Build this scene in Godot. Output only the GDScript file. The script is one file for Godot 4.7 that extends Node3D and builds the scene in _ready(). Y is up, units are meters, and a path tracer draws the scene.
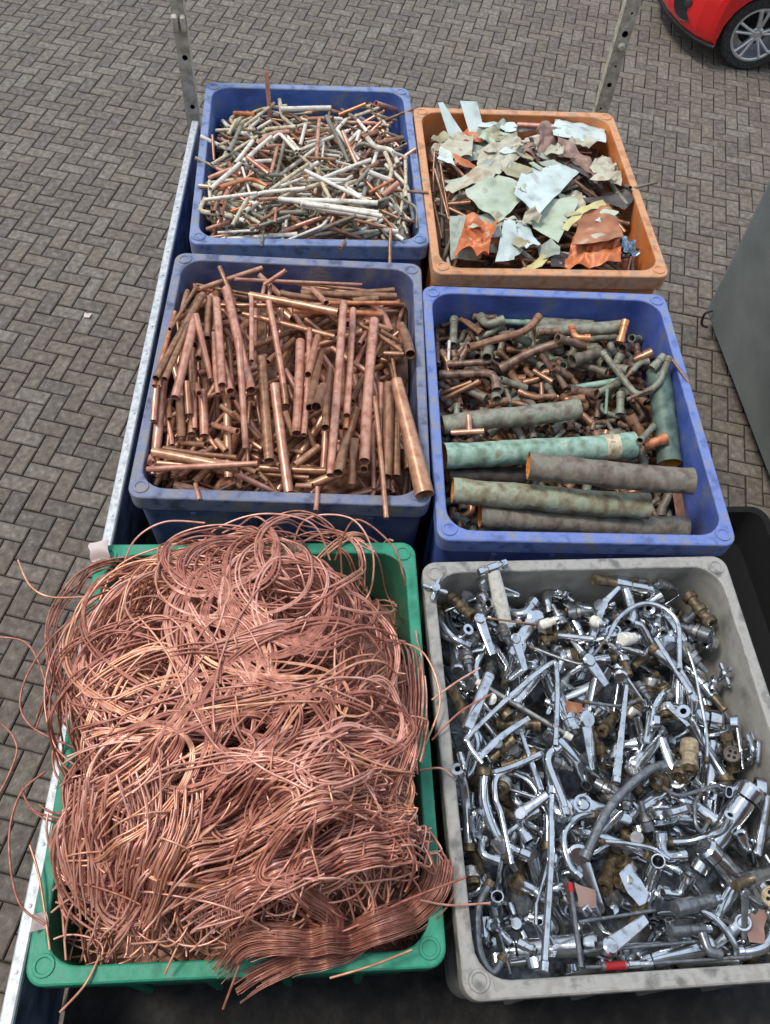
extends Node3D
# A flatbed truck loaded with six pallet boxes of scrap metal on a block-paved yard.
# World axes: X across the truck, Z along it towards the viewer, metres, y up.

const RIM := 1.54          # height of the box rims
const BED := 0.90          # height of the truck floor
const DEBUG := false
const CRATES := [[-0.133, -3.459, -0.0374], [0.882, -3.324, -0.0307], [-0.163, -2.161, 0.0161], [0.848, -2.019, 0.0047], [-0.220, -0.785, -0.0258], [0.812, -0.743, -0.0399]]
const OFFCUTS := [
["n","n",7.3,-411,361,-404,508],
["n","n",7.4,-384,319,-395,511],
["n","c",7.4,-435,226,-425,353],
["n","n",7.3,-352,345,-372,477],
["n","c",8.1,-452,-555,-452,-555],
["n","c",8.8,-456,-551,-385,-551],
["n","p",8.8,-401,-551,-293,-552],
["n","o",10.6,-373,-511,-258,-439],
["n","p",8.4,-130,-557,-155,-557],
["n","p",8.9,-126,-551,-29,-551],
["n","w",11.8,-139,-428,108,-484],
["n","p",8.5,-18,-533,89,-551],
["n","c",5.1,156,-554,194,-554,239,-554],
["n","w",9.5,229,-551,291,-551],
["n","c",7.9,253,-550,312,-441],
["n","o",6.4,291,-470,399,-552],
["n","o",8.5,144,-481,287,-488],
["n","p",12.0,318,-428,456,-547],
["n","c",7.7,314,-375,446,-492],
["n","w",8.3,85,-365,162,-382],
["n","n",10.5,-5,-386,119,-335],
["n","w",7.7,182,-374,111,-149],
["n","w",8.3,237,-364,277,-248],
["n","w",8.1,182,-173,244,-270,223,-173],
["n","g",10.2,72,-224,190,-16],
["n","w",8.1,126,-194,233,-36],
["n","p",9.4,155,-166,218,16],
["n","n",11.4,315,-136,446,-195],
["n","n",6.6,348,-42,434,-126],
["n","n",11.5,250,-185,327,-238],
["n","w",11.3,272,-110,303,-59,383,-34,399,34],
["n","p",9.0,50,-328,32,-20],
["n","w",5.4,68,-174,58,-9],
["n","n",7.2,-14,36,116,49],
["n","w",7.2,373,2,456,-28],
["n","w",7.6,-258,-373,-176,-380],
["n","c",9.6,-213,-330,-56,-269],
["n","p",11.9,-246,-124,-176,-227,-97,-260],
["n","g",9.8,-366,-33,-318,-290],
["n","c",8.7,-382,-224,-339,-289],
["n","w",8.0,-182,-171,-136,-192,-56,-13],
["n","w",8.8,-104,-226,-42,-43],
["n","w",8.7,-43,-162,-15,-269],
["n","w",8.3,-276,79,-172,4],
["n","w",9.5,-293,107,-176,-171],
["n","p",8.9,-278,81,-181,163],
["n","w",10.4,-425,305,-310,79],
["n","o",9.2,-389,294,-289,213,-241,196,-186,227],
["n","c",9.3,-178,236,-4,72],
["n","w",6.8,-129,248,-30,157],
["n","w",8.6,-266,305,-215,276,-17,293],
["n","p",7.8,-222,435,-140,341],
["n","n",6.5,-208,510,-103,402],
["n","o",6.7,-338,420,-242,419],
["n","c",8.9,-330,505,-254,387],
["n","w",7.8,-448,377,-217,399],
["n","g",7.7,-254,539,-79,504],
["n","p",5.4,-256,495,-211,557],
["n","p",6.0,-144,424,-146,559],
["n","w",8.9,37,142,282,0],
["n","g",9.4,198,247,270,95],
["n","w",11.5,261,137,370,143],
["n","o",7.6,262,231,376,162],
["n","p",12.5,314,305,389,249],
["n","n",8.0,308,393,381,438],
["n","c",7.3,220,471,289,517],
["n","n",6.7,69,459,348,540],
["n","c",8.0,442,-19,418,311],
["n","c",7.4,401,428,418,484],
["n","w",9.0,305,553,368,553],
["n","o",7.6,-22,551,115,551],
["n","w",8.2,-21,172,260,369,165,278],
["n","w",10.8,-42,459,288,475],
["n","w",11.0,-133,364,290,393],
["n","w",10.3,-133,385,290,456],
["n","w",9.0,-36,469,297,551],
["n","n",7.2,336,544,330,755]]
const SHEETS := [
["sheet","c",3.0,-423,-319,-362,-368,-278,-402,-236,-340,-260,-203,-331,-198,-380,-258],
["sheet","g",2.0,-393,229,-286,219,-190,316,-210,421,-348,465,-408,551],
["sheet","l",2.0,-204,-345,-170,-428,-106,-477,-55,-406,-71,-352,-158,-314],
["sheet","w",1.0,-396,-268,-356,-181,-349,-74,-419,-171],
["sheet","o",1.0,-347,-191,-246,-159,-228,-109,-331,-113],
["sheet","c",2.0,-217,-255,-38,-338,-25,-264,-147,-168,-229,-100],
["sheet","c",3.0,-256,-84,-78,-210,-29,-193,-126,-84,-232,-6],
["sheet","g",1.0,-404,4,-157,-8,-177,48,-294,72],
["sheet","c",2.0,-392,40,-93,-151,-63,-111,-226,70,-364,92],
["sheet","k",2.0,79,-359,178,-377,132,-189,61,-180],
["sheet","w",1.0,152,-393,235,-539,348,-551,451,-551,410,-369,339,-330,151,-307],
["sheet","d",1.0,145,-185,270,-147,338,-91,362,-46,192,-133],
["sheet","k",2.0,169,-311,294,-187,336,-25,268,-139,150,-189],
["sheet","c",2.0,303,-147,381,-280,446,-323,451,-222,397,16,352,-33],
["sheet","o",2.0,294,-97,353,-39,383,4,374,10,319,-25],
["sheet","d",1.0,253,36,445,26,451,82,398,153,362,105,263,70],
["sheet","d",1.0,25,403,105,431,76,551,2,542],
["sheet","b",4.0,324,377,398,371,384,482,306,498],
["sheet","c",2.0,122,29,250,-27,245,74,180,151],
["sheet","m",1.0,-45,176,189,70,163,173,54,388,-31,305],
["sheet","m",1.0,-315,140,-171,34,-65,68,-63,127,-195,306,-311,184],
["sheet","w",1.0,-32,-40,173,-123,222,-90,-17,254,-102,145],
["sheet","o",5.0,-339,329,-227,380,-281,551,-412,551],
["sheet","w",1.0,-184,338,-142,328,-117,469,-155,520,-230,542],
["sheet","w",1.0,-131,312,-65,249,-33,415,-116,497],
["sheet","o",3.0,138,356,177,329,310,381,287,531,67,551],
["sheet","r",1.0,231,152,311,152,307,443,112,456,165,290],
["sheet","y",1.0,93,311,173,200,290,133,299,173,194,224,116,322],
["sheet","y",1.0,-191,550,-74,513,20,415,40,441,-37,528,-129,551]]
const STICKS := [
["n","n",5.5,-447,-57,-394,204],
["n","n",5.5,-424,-74,-385,178],
["n","g",4.6,-446,92,-414,235],
["n","n",6.1,-453,72,-431,296],
["n","k",9.6,-340,164,-450,437],
["n","w",11.1,-68,-528,180,-497],
["n","w",11.4,66,-548,209,-496],
["n","p",12.9,2,-487,168,-440],
["n","w",12.5,287,-171,412,-63],
["n","w",8.9,25,416,134,382],
["n","k",9.1,451,-138,451,39],
["n","n",12.0,355,100,449,157],
["n","n",10.4,352,87,422,205],
["n","p",5.9,-413,-512,-351,-553,-295,-553],
["n","p",5.6,-358,-257,-343,-44],
["n","n",5.7,-427,-247,-439,-54],
["n","g",5.6,-415,-162,-418,5],
["n","p",3.8,-90,117,-174,273],
["n","w",3.8,158,173,249,169]]
const TUBES := [
["n","t",6.3,-70,-449,399,-553],
["n","n",13.8,13,-380,402,-459],
["n","p",6.9,-247,-384,267,-547],
["n","n",11.5,-63,-355,217,-367],
["n","n",13.1,217,-359,323,-419],
["n","o",8.5,129,-336,407,-360],
["n","o",11.9,-10,-243,340,-321],
["n","n",9.7,-346,-303,138,-270],
["n","n",9.2,235,-262,417,-80],
["n","n",9.7,327,-194,411,-178],
["n","n",10.2,345,-74,421,-63],
["n","t",11.1,98,-154,263,-202],
["n","t",10.4,-202,-272,157,-164],
["n","t",15.0,-177,-323,170,-201],
["n","t",11.3,261,-234,379,-265],
["n","p",8.5,-135,-405,-35,-436],
["n","p",11.6,61,-400,125,-228],
["n","n",18.9,415,-268,441,-22],
["n","n",9.5,-372,340,-261,394],
["n","t",9.6,-234,239,-159,277],
["n","n",9.6,-192,263,-84,333],
["n","p",10.2,-265,282,-146,388],
["n","t",8.1,-273,330,-231,389],
["n","t",11.4,-236,361,-197,408],
["n","t",7.5,-129,336,-80,374],
["n","t",9.2,-87,462,-5,518],
["n","t",7.5,-62,401,-7,459],
["n","n",10.0,-170,434,-85,495],
["n","n",7.8,-103,517,-46,490],
["n","t",11.8,-57,541,9,539],
["n","n",8.7,-411,406,-162,425],
["n","p",6.6,-308,433,-167,448],
["n","t",6.6,-369,525,-246,539],
["n","t",5.3,-224,539,-148,526],
["n","p",9.9,-171,522,33,550],
["n","t",8.6,-421,469,-147,513],
["n","p",13.3,-446,433,-437,480],
["n","t",15.8,-437,440,-134,534],
["n","p",9.9,-457,499,-60,550],
["n","p",7.1,-285,549,-264,614],
["n","n",9.8,-449,185,-449,322],
["n","p",11.1,-448,201,-448,326],
["n","n",15.4,-370,211,-357,354],
["n","n",8.6,-416,199,-395,314],
["n","p",9.7,-327,201,-312,327],
["n","n",13.2,-349,170,-333,287],
["n","p",15.7,-301,172,-277,351],
["n","p",10.5,-328,128,-298,235],
["n","n",15.4,-134,113,-128,169],
["n","n",12.7,-334,-329,-309,-69],
["n","n",7.0,-399,-415,-430,-22],
["n","n",6.9,-379,-301,-387,-179],
["n","o",8.0,-442,-194,-451,220],
["n","n",13.5,-356,-327,-445,204],
["n","n",11.5,-372,-95,-414,207],
["n","p",15.8,-345,-97,-379,250],
["n","p",10.8,-344,-97,-271,130],
["n","n",10.9,-239,-106,-188,226],
["n","p",14.3,-268,-51,-191,224],
["n","p",10.8,-287,-95,-237,215],
["n","p",14.9,-299,-282,-220,212],
["n","p",18.1,-271,-368,-124,203],
["n","p",9.0,-168,-307,-133,68],
["n","p",12.0,-176,22,-131,407],
["n","p",11.9,-99,-273,-5,190],
["n","n",17.8,-103,22,-48,446],
["n","p",17.3,-49,140,24,556],
["n","n",11.1,-17,143,-5,226],
["n","n",10.9,-7,250,29,331],
["n","t",7.2,12,340,66,367],
["n","t",9.1,45,514,105,530],
["n","t",12.1,117,365,39,447],
["n","n",13.2,111,-107,97,558],
["n","p",17.7,29,-119,41,345],
["n","p",10.4,60,-184,67,367],
["n","p",12.5,94,-164,76,260],
["n","n",15.7,134,346,117,553],
["n","p",8.2,120,549,118,644],
["n","n",15.8,143,-1,139,341],
["n","p",14.9,188,-233,163,534],
["n","n",17.8,247,202,187,556],
["n","n",14.1,241,404,234,558],
["n","n",13.1,275,425,272,530],
["n","o",10.1,212,277,208,342],
["n","p",12.9,225,-293,211,285],
["n","n",11.7,358,422,360,511],
["n","n",15.0,387,195,386,488],
["n","p",8.7,302,286,312,527],
["n","p",10.0,332,83,342,463],
["n","n",19.0,360,115,351,503],
["n","p",18.7,308,-239,273,500],
["n","t",8.8,308,196,350,672],
["big","t",33.0,384,128,477,585]]
const FITTINGS := [
["pipe","g",34.1,-19,-523,221,-527],
["pipe","g",29.6,-45,-433,316,-431],
["pipe","v",46.4,413,-219,413,175],
["pipe","d",31.5,-437,265,-152,231],
["pipe","g",39.6,-450,68,62,11],
["pipe","k",44.1,-338,451,402,469],
["pipe","y",47.0,-439,395,240,439],
["pipe","q",48.3,-454,229,257,141],
["pipe","k",49.6,-192,354,35,382,358,412],
["strip","n",6.5,417,212,452,399],
["n","o",13.9,300,-425,275,-341],
["f","j",9.3,-424,-559,-450,-242],
["f","q",12.9,-250,-546,-142,-546,-141,-546,-114,-546,-43,-546],
["f","j",10.0,-411,-549,-321,-549,-249,-446],
["f","n",8.5,-332,-541,-265,-429],
["f","g",15.8,-361,-544,-373,-405],
["f","w",6.1,-390,-406,-400,-293],
["f","j",13.4,-401,-279,-246,-242,-237,-360],
["f","j",11.3,-283,-548,-186,-548],
["f","g",17.5,-258,-533,-238,-464,-168,-480],
["f","n",8.3,-437,-159,-314,-171],
["f","n",9.8,-439,-128,-283,-158],
["f","g",13.2,-206,-185,-95,-184],
["f","n",11.5,-130,-155,-75,-120,5,-128],
["f","j",11.9,-34,-330,41,-245],
["f","n",10.0,-68,-236,-4,-179],
["f","g",17.1,-145,-413,-54,-425],
["f","j",13.5,-39,-404,38,-397],
["f","g",18.6,-243,-347,-267,-226],
["f","j",15.7,-441,-211,-232,-195,-230,-121],
["f","n",14.9,-325,-313,-206,-364,-93,-407,-27,-496],
["f","j",18.2,-201,-285,-62,-335,55,-341],
["f","n",10.9,4,-331,147,-342],
["f","j",15.4,0,-298,141,-336],
["f","j",13.0,-9,-219,84,-214],
["f","g",14.8,385,-491,454,-538],
["f","g",17.3,247,-297,309,-244],
["f","n",19.9,382,-382,455,-392],
["f","g",15.2,369,-188,418,-233],
["f","g",19.9,207,-335,215,-252],
["f","j",9.9,280,-200,326,-246],
["f","o",12.4,89,-412,94,-352,150,-341],
["f","k",22.4,86,-251,193,-320,204,-365,171,-380],
["f","q",13.8,89,-205,286,-204],
["f","g",13.7,151,-143,263,-185],
["f","j",17.2,87,-175,161,-104],
["f","g",15.2,271,-150,257,-58],
["f","q",6.1,213,-159,207,-66],
["f","j",9.1,177,-120,175,-62],
["f","g",12.2,198,-288,298,-76,381,-112,439,-222],
["f","j",6.7,261,-64,353,-93],
["f","n",4.6,441,-216,497,-116],
["f","n",18.6,275,-23,329,43],
["f","o",18.1,305,125,387,104],
["f","g",11.9,249,175,362,26],
["tee","p",10.7,-427,114,-308,137,-354,65]]
const TAPS := [
["sheetc","r",0.0,-105,-156,-40,-153,-45,-117,-110,-116],
["sheetc","n",0.0,-173,350,-112,367,-121,411,-174,407],
["sheetc","n",0.0,299,447,352,434,325,516,286,509],
["hose","s",11.5,-390,334,-429,389,-441,454,-438,506,-412,543,-378,511],
["rail","h",9.7,-193,111,-233,297,-309,549],
["rod","s",3.6,-380,402,-370,559],
["rail","i",8.1,-371,-201,-108,-41],
["hose","s",6.0,-43,-149,4,-137,67,-130,125,-146],
["hose","s",7.2,132,114,172,134,223,127,288,111,347,99],
["hose","s",6.0,244,132,217,159,203,213,222,232,259,202],
["hose","s",5.6,-176,-337,-44,-262,-2,-278,45,-321],
["hose","s",6.0,203,-553,252,-553],
["rod","n",3.4,-333,-417,-135,-413],
["lever","h",17.7,-291,169,-210,128],
["bar","h",7.4,-333,216,-295,194],
["bar","h",16.1,-337,-211,-420,-56],
["bar","h",14.2,125,187,190,171],
["bar","h",10.6,370,296,441,149],
["spout","h",7.7,-281,41,-347,71,-360,129,-348,173,-336,294],
["spout","h",11.7,-160,-4,-187,8,-194,44,-173,144,-169,188],
["lever","h",11.6,-387,10,-310,-48,-232,-86],
["taper","h",11.8,-261,-55,-215,102],
["bar","h",8.9,-354,58,-290,43,-207,11],
["spout","h",8.0,-402,41,-428,-8,-407,-47,-142,-260,-110,-234,-167,-8],
["spout","h",10.0,-62,170,-121,178,-171,216,-183,265,-172,312,-152,332],
["rail","s",13.0,142,60,94,70,3,129,-58,187,-131,288],
["spout","h",6.3,-84,251,-12,256,66,269,111,296],
["lever","h",19.6,-18,-268,35,-196],
["bar","h",10.0,-45,-372,-25,-283],
["bar","h",9.9,-82,-372,14,-330],
["bar","h",9.9,84,-313,193,-306],
["lever","h",10.3,90,-481,142,-522],
["plug","w",21.2,98,-331,175,-354],
["plug","w",17.9,29,-415,66,-379],
["plug","w",15.3,-139,-400,-70,-410],
["bar","h",8.6,227,-346,277,-153],
["taper","h",12.2,91,-189,-4,89],
["spout","h",7.9,68,-351,117,-416,176,-452,228,-455,277,-420,293,-364,264,-235],
["hose","h",5.8,306,-307,319,-234,318,-161,316,-70,304,-2,287,44],
["lever","h",10.2,219,-173,167,-129,136,-61],
["lever","h",10.1,201,-126,230,-37],
["plug","h",13.0,400,-225,363,-170],
["plug","r",25.8,238,-12,207,84],
["bar","h",5.1,452,-15,457,-41],
["bar","h",6.4,453,-8,443,50],
["lever","h",17.1,-336,-410,-308,-296],
["lever","h",15.7,-235,-347,-205,-252],
["lever","h",12.7,-394,-554,-421,-554],
["plug","h",10.2,-449,10,-445,72],
["bar","h",5.1,-289,398,-306,455],
["plug","h",12.3,-354,485,-312,512],
["lever","h",21.1,-134,513,5,444],
["plug","s",21.8,76,429,232,402],
["plug","s",16.7,51,478,185,474],
["bar","s",11.4,143,489,147,530,177,537],
["lever","s",10.8,286,393,272,510],
["bar","d",9.4,-148,550,-86,550],
["plug","h",9.4,-87,550,-14,550],
["sheetc","h",1.0,-40,330,-4,306,42,387,1,411],
["sheetc","h",1.0,-80,383,-30,361,-14,394,-61,425]]
const RACK := [
["rack","h",6.7,-182,367,-207,552,-184,445,41,423,-191,516,123,504,-197,552,269,547]]
const HANKS := [
[38,16,2.6,-106,-95,36,-143,142,-172],
[62,26,2.6,-192,98,-33,61,195,11],
[75,30,2.6,-63,191,145,158,409,102],
[65,24,2.6,-134,242,47,194,219,213],
[109,44,2.6,-209,370,-23,303,195,225,363,171],
[93,38,2.6,-186,416,26,352,243,280,413,278],
[125,50,2.6,-122,503,50,439,242,378,485,328],
[43,90,1.0,-10,513,2,463,98,457,205,491,229,522,145,550,26,535],
[43,150,1.0,495,431,265,560,98,591,-8,634],
[60,240,1.0,506,348,473,445,353,517,186,547,27,547,-57,601],
[66,26,2.6,446,-280,464,-58,431,119,372,279],
[100,40,2.6,-336,199,-347,324,-331,485],
[100,36,2.6,-222,188,-195,336,-254,491],
[74,26,2.6,-122,238,-133,361,-228,513]]
const LOOSE_WIRES := [
[-719,40,-274,-642,50,-252,-585,60,-177,-522,60,-45,-449,40,33],
[-764,0,-102,-680,10,-33,-630,20,16,-615,20,65,-641,10,156,-684,0,211],
[-709,60,-517,-659,60,-431,-594,60,-391,-500,40,-400],
[-519,60,122,-568,70,182,-577,60,289,-536,40,424,-465,30,480],
[-439,60,67,-577,70,-1,-613,80,-96,-564,80,-243,-463,60,-379],
[-415,10,-490,-364,90,-567,-274,120,-612,-155,110,-614],
[-331,0,-530,-246,90,-580,-108,120,-600,18,90,-581,57,20,-497],
[-22,10,-539,18,100,-612,136,140,-637,243,130,-573,264,40,-465],
[102,10,-538,151,120,-616,289,150,-603,355,120,-506,348,40,-405,287,20,-348],
[244,10,-536,305,130,-609,416,120,-524,449,80,-441,456,50,-422],
[-208,10,-541,-126,90,-601,19,130,-633,173,120,-602,228,30,-525],
[-455,40,-389,-406,60,-497,-260,80,-554,-109,90,-564,12,60,-546],
[415,60,-235,501,50,-190,535,40,-56,485,20,65],
[513,30,-61,582,40,-106,660,40,-151],
[507,10,48,589,40,-20,688,30,-75],
[466,20,134,519,40,136,551,30,155],
[148,90,525,247,100,530,389,120,475,555,80,419],
[55,90,465,19,90,560,-31,30,673],
[216,50,622,311,60,602,413,50,571],
[-123,50,501,-147,50,549,-171,30,596],
[-534,30,296,-498,20,377,-453,0,531],
[-461,20,308,-440,10,423,-417,-20,552],
[-333,0,547,-357,10,609,-413,-20,660],
[439,60,464,517,30,474,622,10,470],
[-468,60,-412,-536,80,-243,-552,80,-95,-503,70,55,-406,50,131],
[-417,70,-373,-487,90,-207,-498,90,-61,-433,80,73,-325,60,149],
[-512,70,-247,-537,70,-70,-486,60,92,-377,40,167]]

var rng := RandomNumberGenerator.new()
var mats := {}
var taken := {}

# ---------------------------------------------------------------- mesh buffer
class Buf:
	var v := PackedVector3Array()
	var n := PackedVector3Array()
	var c := PackedColorArray()
	var ix := PackedInt32Array()
	func tri(a: int, b: int, d: int) -> void:
		# Godot front faces run clockwise: flip when the winding disagrees with the normals
		var f := (v[b] - v[a]).cross(v[d] - v[a])
		if f.dot(n[a] + n[b] + n[d]) > 0.0:
			ix.append(a); ix.append(d); ix.append(b)
		else:
			ix.append(a); ix.append(b); ix.append(d)
	func quad(a: Vector3, b: Vector3, d: Vector3, e: Vector3, nor := Vector3.ZERO) -> void:
		if nor == Vector3.ZERO:
			nor = (b - a).cross(e - a).normalized()
		var s := v.size()
		for q in [a, b, d, e]:
			v.append(q); n.append(nor)
		tri(s, s + 1, s + 2); tri(s, s + 2, s + 3)
	func box(c0: Vector3, size: Vector3, bev := 0.0, bas := Basis.IDENTITY) -> void:
		# bevelled box: six faces plus twelve chamfers and eight corners
		var h := size * 0.5
		var b := minf(bev, minf(h.x, minf(h.y, h.z)) * 0.9)
		for ax in 3:
			var a1 := (ax + 1) % 3
			var a2 := (ax + 2) % 3
			for s: float in [-1.0, 1.0]:
				var p := []
				for q in [[-1, -1], [1, -1], [1, 1], [-1, 1]]:
					var w := Vector3.ZERO
					w[ax] = s * h[ax]; w[a1] = q[0] * (h[a1] - b); w[a2] = q[1] * (h[a2] - b)
					p.append(c0 + bas * w)
				var nn := Vector3.ZERO
				nn[ax] = s
				quad(p[0], p[1], p[2], p[3], bas * nn)
		if b <= 0.0:
			return
		for ax in 3:
			var a1 := (ax + 1) % 3
			var a2 := (ax + 2) % 3
			for s1: float in [-1.0, 1.0]:
				for s2: float in [-1.0, 1.0]:
					var p := []
					for q in [[-1, 0], [1, 0], [1, 1], [-1, 1]]:
						var w := Vector3.ZERO
						w[ax] = q[0] * (h[ax] - b)
						w[a1] = s1 * (h[a1] - (b if q[1] == 1 else 0.0))
						w[a2] = s2 * (h[a2] - (b if q[1] == 0 else 0.0))
						p.append(c0 + bas * w)
					var nn := Vector3.ZERO
					nn[a1] = s1; nn[a2] = s2
					quad(p[0], p[1], p[2], p[3], (bas * nn).normalized())
		for sx: float in [-1.0, 1.0]:
			for sy: float in [-1.0, 1.0]:
				for sz: float in [-1.0, 1.0]:
					var s := v.size()
					var sg := Vector3(sx, sy, sz)
					for k in 3:
						var w := (h - Vector3(b, b, b)) * sg
						w[k] = h[k] * sg[k]
						v.append(c0 + bas * w); n.append((bas * sg).normalized())
					tri(s, s + 1, s + 2)
	func sweep(path: PackedVector3Array, rad: PackedFloat32Array, sides := 8, wall := 0.0, flat := 1.0, sq := 2.0, caps := true) -> void:
		var m := path.size()
		if m < 2:
			return
		var t0 := (path[1] - path[0]).normalized()
		var side := t0.cross(Vector3.UP)
		if side.length() < 0.05:
			side = t0.cross(Vector3.RIGHT)
		side = side.normalized()
		var starts := PackedInt32Array()
		var tang := PackedVector3Array()
		for pass_i in (2 if wall > 0.0 else 1):
			var base := v.size()
			starts.append(base)
			var sd := side
			for i in m:
				var t: Vector3
				if i == 0: t = t0
				elif i == m - 1: t = (path[i] - path[i - 1]).normalized()
				else: t = (path[i + 1] - path[i - 1]).normalized()
				sd = (sd - t * sd.dot(t)).normalized()
				var up := sd.cross(t)
				if pass_i == 0: tang.append(t)
				var r := rad[mini(i, rad.size() - 1)]
				if pass_i == 1: r -= wall
				for k in sides:
					var a := TAU * k / sides
					var cc := cos(a)
					var ss := sin(a)
					var f := 1.0
					if sq != 2.0:
						f = pow(pow(absf(cc), sq) + pow(absf(ss), sq), -1.0 / sq)
					v.append(path[i] + sd * (cc * f * r) + up * (ss * f * r * flat))
					var nn := (sd * cc + up * (ss / flat)).normalized()
					n.append(nn if pass_i == 0 else -nn)
			for i in m - 1:
				for k in sides:
					var a := base + i * sides + k
					var b := base + i * sides + (k + 1) % sides
					tri(a, b, b + sides); tri(a, b + sides, a + sides)
		for e in 2:
			var i := 0 if e == 0 else m - 1
			var nn := -tang[0] if e == 0 else tang[m - 1]
			var s := v.size()
			if wall > 0.0:
				for k in sides:
					v.append(v[starts[0] + i * sides + k]); n.append(nn)
					v.append(v[starts[1] + i * sides + k]); n.append(nn)
				for k in sides:
					var k2 := (k + 1) % sides
					tri(s + 2 * k, s + 2 * k2, s + 2 * k2 + 1); tri(s + 2 * k, s + 2 * k2 + 1, s + 2 * k + 1)
			elif caps:
				for k in sides:
					v.append(v[starts[0] + i * sides + k]); n.append(nn)
				for k in sides - 2:
					tri(s, s + k + 1, s + k + 2)
	func lathe(o: Vector3, axis: Vector3, prof: Array, sides := 14) -> void:
		# prof: [distance along the axis, radius] pairs, each band with its own normals
		var ax := axis.normalized()
		var u := ax.cross(Vector3.UP)
		if u.length() < 0.05: u = ax.cross(Vector3.RIGHT)
		u = u.normalized()
		var w := ax.cross(u)
		for j in prof.size() - 1:
			var d0: float = prof[j][0]; var r0: float = prof[j][1]
			var d1: float = prof[j + 1][0]; var r1: float = prof[j + 1][1]
			var sl := Vector2(r0 - r1, d1 - d0).normalized()   # (along axis, radial)
			var s := v.size()
			for k in sides:
				var a := TAU * k / sides
				var rd := u * cos(a) + w * sin(a)
				var nn := (rd * sl.y + ax * sl.x).normalized()
				v.append(o + ax * d0 + rd * r0); n.append(nn)
				v.append(o + ax * d1 + rd * r1); n.append(nn)
			for k in sides:
				var k2 := (k + 1) % sides
				if r0 > 0.0: tri(s + 2 * k, s + 2 * k2, s + 2 * k + 1)
				if r1 > 0.0: tri(s + 2 * k2, s + 2 * k2 + 1, s + 2 * k + 1)
	func arrays() -> Array:
		var a := []
		a.resize(Mesh.ARRAY_MAX)
		a[Mesh.ARRAY_VERTEX] = v
		a[Mesh.ARRAY_NORMAL] = n
		if c.size() == v.size(): a[Mesh.ARRAY_COLOR] = c
		a[Mesh.ARRAY_INDEX] = ix
		return a
	func dent(fn: FastNoiseLite, amp: float) -> void:
		for i in v.size(): v[i] += Vector3(0, fn.get_noise_3d(v[i].x, v[i].y * .6, v[i].z), fn.get_noise_3d(v[i].z + 5.0, v[i].x, v[i].y)) * amp
	func xf(t: Transform3D, from := 0) -> void:
		for i in range(from, v.size()):
			v[i] = t * v[i]
			n[i] = (t.basis * n[i]).normalized()

func to_mesh(b: Buf, m: Material) -> ArrayMesh:
	var am := ArrayMesh.new()
	am.add_surface_from_arrays(Mesh.PRIMITIVE_TRIANGLES, b.arrays())
	am.surface_set_material(0, m)
	return am

func part(called: String, b: Buf, m: Material, parent: Node, label := "") -> MeshInstance3D:
	var o := MeshInstance3D.new()
	o.name = called
	o.mesh = to_mesh(b, m)
	parent.add_child(o, true)
	if label: o.set_meta("label", label)
	return o

func numbered(called: String) -> String:
	var k: int = taken.get(called, 0)
	taken[called] = k + 1
	return called if k == 0 else "%s_%03d" % [called, k]

func tag(o: Node, label: String, category: String, group := "", kind := "") -> void:
	o.set_meta("label", label)
	o.set_meta("category", category)
	if group: o.set_meta("group", group)
	if kind: o.set_meta("kind", kind)

func thing(called: String, label: String, category: String, at := Transform3D.IDENTITY, group := "") -> Node3D:
	var o := Node3D.new()
	o.name = numbered(called)
	add_child(o)
	o.transform = at
	tag(o, label, category, group)
	return o

func one(called: String, mesh: Mesh, at: Transform3D, label: String, category: String, group := "") -> MeshInstance3D:
	var o := MeshInstance3D.new()
	o.name = numbered(called)
	o.mesh = mesh
	add_child(o)
	o.transform = at
	tag(o, label, category, group)
	return o

# ---------------------------------------------------------------- materials
func srgb(r: float, g: float, b: float) -> Color:
	return Color(r, g, b)

func ramp_tex(sd: int, freq: float, stops: Array, oct := 4, size := 256, contrast := 1.6) -> ImageTexture:
	var fn := FastNoiseLite.new()
	fn.seed = sd
	fn.frequency = freq
	fn.fractal_octaves = oct
	fn.noise_type = FastNoiseLite.TYPE_SIMPLEX_SMOOTH
	var src := fn.get_seamless_image(size, size)
	var img := Image.create(size, size, false, Image.FORMAT_RGB8)
	var g := Gradient.new()
	var off := PackedFloat32Array()
	var col := PackedColorArray()
	for s in stops:
		off.append(s[0]); col.append(s[1])
	g.offsets = off
	g.colors = col
	var lut := []
	for i in 256: lut.append(g.sample(clampf((i / 255.0 - 0.5) * contrast + 0.5, 0.0, 1.0)))
	for y in size:
		for x in size:
			img.set_pixel(x, y, lut[int(src.get_pixel(x, y).r * 255.0)])
	img.generate_mipmaps()
	return ImageTexture.create_from_image(img)

func grain_normal(sd: int, freq: float, strength: float, size := 256) -> ImageTexture:
	var fn := FastNoiseLite.new()
	fn.seed = sd
	fn.frequency = freq
	fn.fractal_octaves = 4
	var img := fn.get_seamless_image(size, size)
	img.convert(Image.FORMAT_RGBA8)
	img.bump_map_to_normal_map(strength)
	img.generate_mipmaps()
	return ImageTexture.create_from_image(img)

func surf(key: String, stops: Array, freq: float, scale: float, rough: float, metal := 0.0, bump := 0.0, contrast := 1.6, world := true, size := 256) -> StandardMaterial3D:
	var m := StandardMaterial3D.new()
	m.albedo_texture = ramp_tex(hash(key) % 9973, freq, stops, 5, size, contrast)
	m.uv1_triplanar = true
	m.uv1_world_triplanar = world
	m.uv1_scale = Vector3(scale, scale, scale)
	m.roughness = rough
	m.metallic = metal
	if bump > 0.0:
		m.normal_enabled = true
		var nk := "normal_%d" % int(round(freq * 100.0))
		if not mats.has(nk): mats[nk] = grain_normal(hash(nk) % 7919, freq * 2.5, 6.0)
		m.normal_texture = mats[nk]
		m.normal_scale = bump
	mats[key] = m
	return m

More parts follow.
